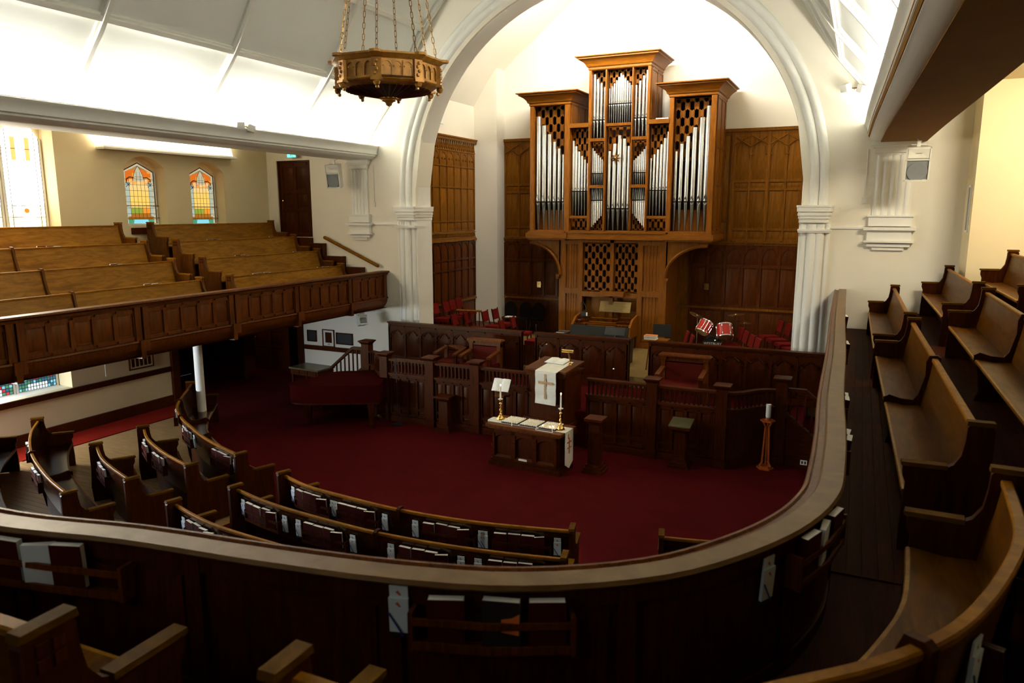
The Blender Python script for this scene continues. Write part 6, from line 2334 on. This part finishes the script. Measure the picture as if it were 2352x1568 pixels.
for q_ in (-35, 35, 0):
    a = math.radians(90 + q_)
    m = MB(); x, z = bd_.x + .285 * math.cos(a), 1.37 + .285 * math.sin(a); m.box((x - .03, YD - .06, z - .015), (x + .03, YD + .02, z + .015)); pt(dk, 'claw', m, 'chrome')
tx = bpy.data.curves.new('drum_lettering', 'FONT')
tx.body = 'WESTBURY'
tx.size = .085
tx.align_x = 'CENTER'
tx.extrude = .001
tx.materials.append(M['whiteplastic'])
tmp = bpy.data.objects.new('lettering_source', tx)
COL.objects.link(tmp)
bpy.context.view_layer.update()
lm = bpy.data.meshes.new_from_object(tmp.evaluated_get(bpy.context.evaluated_depsgraph_get()))
bpy.data.objects.remove(tmp)
to = bpy.data.objects.new('lettering', lm)
COL.objects.link(to)
to.parent = dk
to.location = (bd_.x + .03, YD - .045, 1.47)
to.rotation_euler = (PI / 2, 0, math.radians(4))
m = MB()
m.cyl((c1.x + .05, YD + .02, c1.z - .05), (bd_.x, YD + .1, 1.55), .014, 6)
m.cyl((c2.x - .05, YD + .02, c2.z - .05), (bd_.x, YD + .1, 1.55), .014, 6)
m.cyl((c2.x + .20, YD, 1.45), (c2.x + .02, YD, 1.25), .01, 6)
m.cyl((c2.x + .10, YD, 1.02), (c2.x + .20, YD, 1.70), .01, 6)
m.cyl((bd_.x - .15, YD, 1.5), (bd_.x + .15, YD + .05, 1.55), .016, 6)
m.ball((bd_.x + .08, YD, 1.58), .03, 8)
pt(dk, 'tom_holder', m, 'chrome')
for k, (px, pyy, r_, tl) in enumerate(((1602, 724, .22, 24), (1709, 741, .17, 3), (1690, 722, .20, -8))):
    c = py(px, pyy, YD + .5)
    m = MB(Matrix.Translation(c) @ Matrix.Rotation(math.radians(tl), 4, 'Y'))
    m.lathe([(.001, .018), (.03, .015), (.04, .004), (r_, -.006), (r_, -.009), (.04, .0), (.001, .01)], 24)
    o = pt(dk, 'cymbal', m, 'bronze')
    m = MB(); m.cyl((c.x, c.y, 1.0), (c.x, c.y, c.z + .03), .010, 6)
    for a in (0, 2.1, 4.2):
        m.cyl((c.x, c.y, 1.3), (c.x + .2 * math.cos(a), c.y + .2 * math.sin(a), 1.0), .008, 5)
    m.build('cymbal_stand', M['chrome' if k < 2 else 'black'], dk)

# ================================================================== fittings on the walls
def speaker(label, px, pyy, Y, rz, w_=.40, h_=.62, d_=.32, mat='whiteplastic', tilt=10):
    p = py(px, pyy, Y)
    e = P_('loudspeaker', label, 'loudspeaker', p, rz)
    e.rotation_euler = (math.radians(tilt), 0, math.radians(rz))
    m = MB()
    m.add([(-w_ / 2, -d_ / 2, -h_ / 2), (w_ / 2, -d_ / 2, -h_ / 2), (w_ * .36, d_ / 2, -h_ / 2), (-w_ * .36, d_ / 2, -h_ / 2), (-w_ / 2, -d_ / 2, h_ / 2), (w_ / 2, -d_ / 2, h_ / 2), (w_ * .36, d_ / 2, h_ / 2), (-w_ * .36, d_ / 2, h_ / 2)],
          [(0, 3, 2, 1), (4, 5, 6, 7), (0, 1, 5, 4), (1, 2, 6, 5), (2, 3, 7, 6), (3, 0, 4, 7)])
    for x in (-w_ / 2, w_ / 2 - .025):
        m.box((x, -d_ / 2 - .03, -h_ / 2), (x + .025, -d_ / 2, h_ / 2))
    m.box((-w_ / 2, -d_ / 2 - .03, h_ / 2 - .03), (w_ / 2, -d_ / 2, h_ / 2)); m.box((-w_ / 2, -d_ / 2 - .03, -h_ / 2), (w_ / 2, -d_ / 2, -h_ / 2 + .03)); m.box((-w_ / 2, -d_ / 2 - .03, .07), (w_ / 2, -d_ / 2, .09))
    pt(e, 'cabinet', m, mat)
    m = MB(); m.lathe([(.001, 0), (w_ * .40, 0), (w_ * .42, .015), (w_ * .40, .02), (w_ * .2, .01), (.001, .012)], 24, Matrix.Translation((0, -d_ / 2 - .002, -h_ * .22)) @ Matrix.Rotation(PI / 2, 4, 'X')); m.box((-w_ * .45, -d_ / 2 - .003, -h_ * .44), (w_ * .45, -d_ / 2, .06)); pt(e, 'woofer', m, 'grille')
    m = MB()
    a, b = .05, .24
    m.add([(-w_ * .42, -d_ / 2 - .028, a + .06), (w_ * .42, -d_ / 2 - .028, a + .06), (w_ * .42, -d_ / 2 - .028, h_ / 2 - .03), (-w_ * .42, -d_ / 2 - .028, h_ / 2 - .03), (-.05, -d_ / 2 + .0, .18), (.05, -d_ / 2 + .0, .18), (.05, -d_ / 2, .20), (-.05, -d_ / 2, .20)],
          [(0, 1, 5, 4), (1, 2, 6, 5), (2, 3, 7, 6), (3, 0, 4, 7), (4, 5, 6, 7)])
    pt(e, 'horn', m, mat)
    m = MB(); m.box((-.03, -.02, h_ / 2), (.03, .02, h_ / 2 + .10)); m.cyl((-.12, 0, h_ / 2 + .03), (.12, 0, h_ / 2 + .03), .012, 6); m.cyl((0, 0, h_ / 2), (0, .0, h_ / 2 + (.32 if tilt < 0 else .1)), .012, 6); m.cyl((0, 0, h_ / 2 + .08), (0, .6 if Y > 15.6 and px < 800 else (.95 if px > 1000 else .5), h_ / 2 + .16), .015, 6); pt(e, 'bracket', m, mat)
    return e
speaker('white loudspeaker hanging by the left arch pilaster above the gallery door', 770, 404, 15.85, 14, .38, .60, .30)
speaker('white loudspeaker hanging beside the right reeded pilaster', 2106, 375, 15.5, 2, .40, .60, .30)
speaker('small white loudspeaker tucked under the left gallery front', 830, 736, 15.7, 60, .24, .26, .22, tilt=-18)

def heads(label, p, rz):
    e = P_('emergency_light', label, 'emergency light', p, rz)
    for s in (-1, 1):
        m = MB(Matrix.Translation((s * .13, -.02, -.02 * s)) @ Matrix.Rotation(s * .7, 4, 'Z') @ Matrix.Rotation(.35, 4, 'X'))
        m.box((-.075, -.10, -.07), (.075, .04, .07)); m.frus((0, 0), 0, .06, .05, .05, .03, .03, Matrix.Translation((0, .04, 0)) @ Matrix.Rotation(-PI / 2, 4, 'X'))
        pt(e, 'lamp_head', m, 'whiteplastic')
    m = MB(); m.cyl((-.12, 0, 0), (.12, 0, 0), .014, 6); m.cyl((0, 0, 0), (0, .12, .0), .014, 6); pt(e, 'arm', m, 'bronze')
    return e
heads('white twin head emergency lamp above the right cornice end on the arch wall', py(1962, 202, YW - .14), 0)
heads('small white twin head emergency lamp standing on the left cornice', pX(562, 290, -11.55), 90)

def framed(name, label, T, w_, h_, mat_in, fr='dark', inner=None):
    e = empty(name, (0, 0, 0), 0, label, 'picture')
    e.matrix_world = T
    m = MB(); b = .028
    m.box((-w_ / 2, -.03, -h_ / 2), (w_ / 2, 0, -h_ / 2 + b)); m.box((-w_ / 2, -.03, h_ / 2 - b), (w_ / 2, 0, h_ / 2)); m.box((-w_ / 2, -.03, -h_ / 2), (-w_ / 2 + b, 0, h_ / 2)); m.box((w_ / 2 - b, -.03, -h_ / 2), (w_ / 2, 0, h_ / 2))
    pt(e, 'frame', m, fr)
    m = MB(); m.box((-w_ / 2 + b, -.012, -h_ / 2 + b), (w_ / 2 - b, -.004, h_ / 2 - b)); pt(e, 'picture', m, mat_in)
    if inner == 'portrait':
        m = MB(); m.box((-w_ * .27, -.016, -h_ * .26), (w_ * .27, -.012, h_ * .33)); m.box((-.04, -.016, -h_ * .36), (.04, -.012, -h_ * .33)); pt(e, 'image', m, 'dark')
    if inner == 'row':
        for k in range(5):
            m = MB(); x = -w_ * .38 + k * w_ * .165; m.box((x, -.016, -h_ * .30), (x + w_ * .11, -.012, h_ * .30)); pt(e, 'photo', m, 'dark')
    return e
framed('wall_plaque', 'small square dark plaque, left of the framed portrait on the white wall', Matrix.Translation((-14.05, YW, 1.20)), .34, .33, 'black')
framed('framed_portrait', 'upright framed portrait with pale mount on the white wall', Matrix.Translation((-13.46, YW, 1.17)), .42, .50, 'linen', 'front', 'portrait')
framed('wall_plaque', 'wide dark plaque, right of the framed portrait on the white wall', Matrix.Translation((-12.90, YW, 1.19)), .58, .33, 'black')
framed('photo_frame', 'long frame holding a row of five photographs under the left gallery', Matrix.Translation((-15.08, 11.6, 1.24)) @ Matrix.Rotation(PI / 2, 4, 'Z'), .66, .32, 'tanwall', 'front', 'row')
e = P_('exit_sign', 'small green exit sign hanging over the left gallery door', 'sign', py(671, 357, YW - .12))
m = MB(); m.box((-.16, -.03, -.06), (.16, .03, .10)); m.box((-.02, .03, .0), (.02, .125, .06)); pt(e, 'housing', m, 'whiteplastic')
m = MB(); m.box((-.145, -.034, -.05), (.145, -.03, .09)); pt(e, 'face', m, 'exit')
m = MB(); m.box((-.03, -.036, -.03), (.0, -.034, .05)); m.box((.02, -.036, -.03), (.06, -.034, .0)); pt(e, 'symbol', m, 'paper')
e = P_('handrail', 'varnished oak handrail sloping down the white arch wall at the left', 'handrail', (0, 0, 0))
a_, b_ = Vector((-13.35, YW - .12, 4.0)), Vector((-11.62, YW - .12, 3.28))
m = MB(); m.cyl(a_, b_, .045, 10); m.ball(b_, .047, 8); m.ball(a_, .047, 8); pt(e, 'rail', m, 'pewrail')
m = MB()
for f in (.1, .5, .9):
    q_ = a_.lerp(b_, f); m.cyl(q_, q_ + Vector((0, .12, -.05)), .012, 6)
pt(e, 'brackets', m, 'bronze')
for lab, xx, z0, z1 in (('thin white conduit with a switch right of the left pilaster', -11.74, 4.95, 5.9), ('thin white conduit with a switch left of the right pilaster', .0, 4.98, 5.9)):
    e = P_('conduit', lab, 'conduit', (xx, YW, 0))
    m = MB(); m.cyl((0, -.012, z0), (0, -.012, z1), .008, 6); pt(e, 'tube', m, 'whiteplastic')
    m = MB(); m.box((-.035, -.03, z0 - .12), (.035, 0, z0)); pt(e, 'switch_box', m, 'whiteplastic')
p = py(1845, 738, 20.44)
e = P_('socket_panel', 'grey white socket panel on the white wall right of the drum kit', 'socket', (p.x, 20.44, p.z))
m = MB(); m.box((-.07, -.02, -.10), (.07, 0, .10)); pt(e, 'plate', m, 'whiteplastic')
m = MB(); m.ball((-.03, -.02, .05), .014, 6); m.ball((.04, -.02, -.06), .016, 6); m.ball((.03, -.02, .06), .01, 6); pt(e, 'sockets', m, 'black')
e = P_('outlet', 'small pale double outlet low on the right stair panel', 'outlet', (-.66, 14.05, .14))
m = MB(); m.box((-.06, -.01, -.045), (.06, 0, .045)); pt(e, 'plate', m, 'paper')
m = MB(); m.box((-.04, -.013, -.025), (-.012, -.01, .025)); m.box((.012, -.013, -.025), (.04, -.01, .025)); pt(e, 'sockets', m, 'black')
p = pX(1088, 0, -10.9)
e = P_('thermostat', 'tiny dark control box on the left chancel panelling', 'control box', pX(968, 610, -10.85))
m = MB(); m.box((0, -.06, -.07), (.03, .06, .07)); pt(e, 'box', m, 'black')
# service door outlines: narrow framed vent at the end of the right gallery
e = P_('wall_vent', 'narrow white framed vent on the return wall above the right pews', 'vent', (1.72, 15.75, 4.75))
m = MB(); m.box((-.02, -.14, -.42), (0, .14, .42)); pt(e, 'frame', m, 'white')
m = MB(); m.box((-.022, -.10, -.38), (-.015, .10, .38)); pt(e, 'louvre', m, 'grille')
e = P_('access_panel', 'flat white square panel high on the left wall inside the chancel', 'panel', pX(1003, 252, -10.9))
m = MB(); m.box((0, -.35, -.35), (.02, .35, .35)); pt(e, 'panel', m, 'white')
# round white post under the left gallery
e = P_('gallery_post', 'round cream painted post holding up the left gallery', 'post', (-12.66, 11.12, 0))
m = MB(); m.lathe([(.095, .06), (.09, 2.05), (.11, 2.10), (.13, 2.18)], 20); pt(e, 'shaft', m, 'white')
m = MB(); m.box((-.16, -.16, 0), (.16, .16, .06)); pt(e, 'base', m, 'dark')
# low sign and pull cord near the photo frame
e = P_('pull_cord', 'thin white pull cord hanging under the left gallery', 'cord', pX(242, 850, -15.0))
m = MB(); m.cyl((0, 0, -.12), (0, 0, .9), .005, 5); m.ball((0, 0, -.13), .012, 6); pt(e, 'cord', m, 'paper')
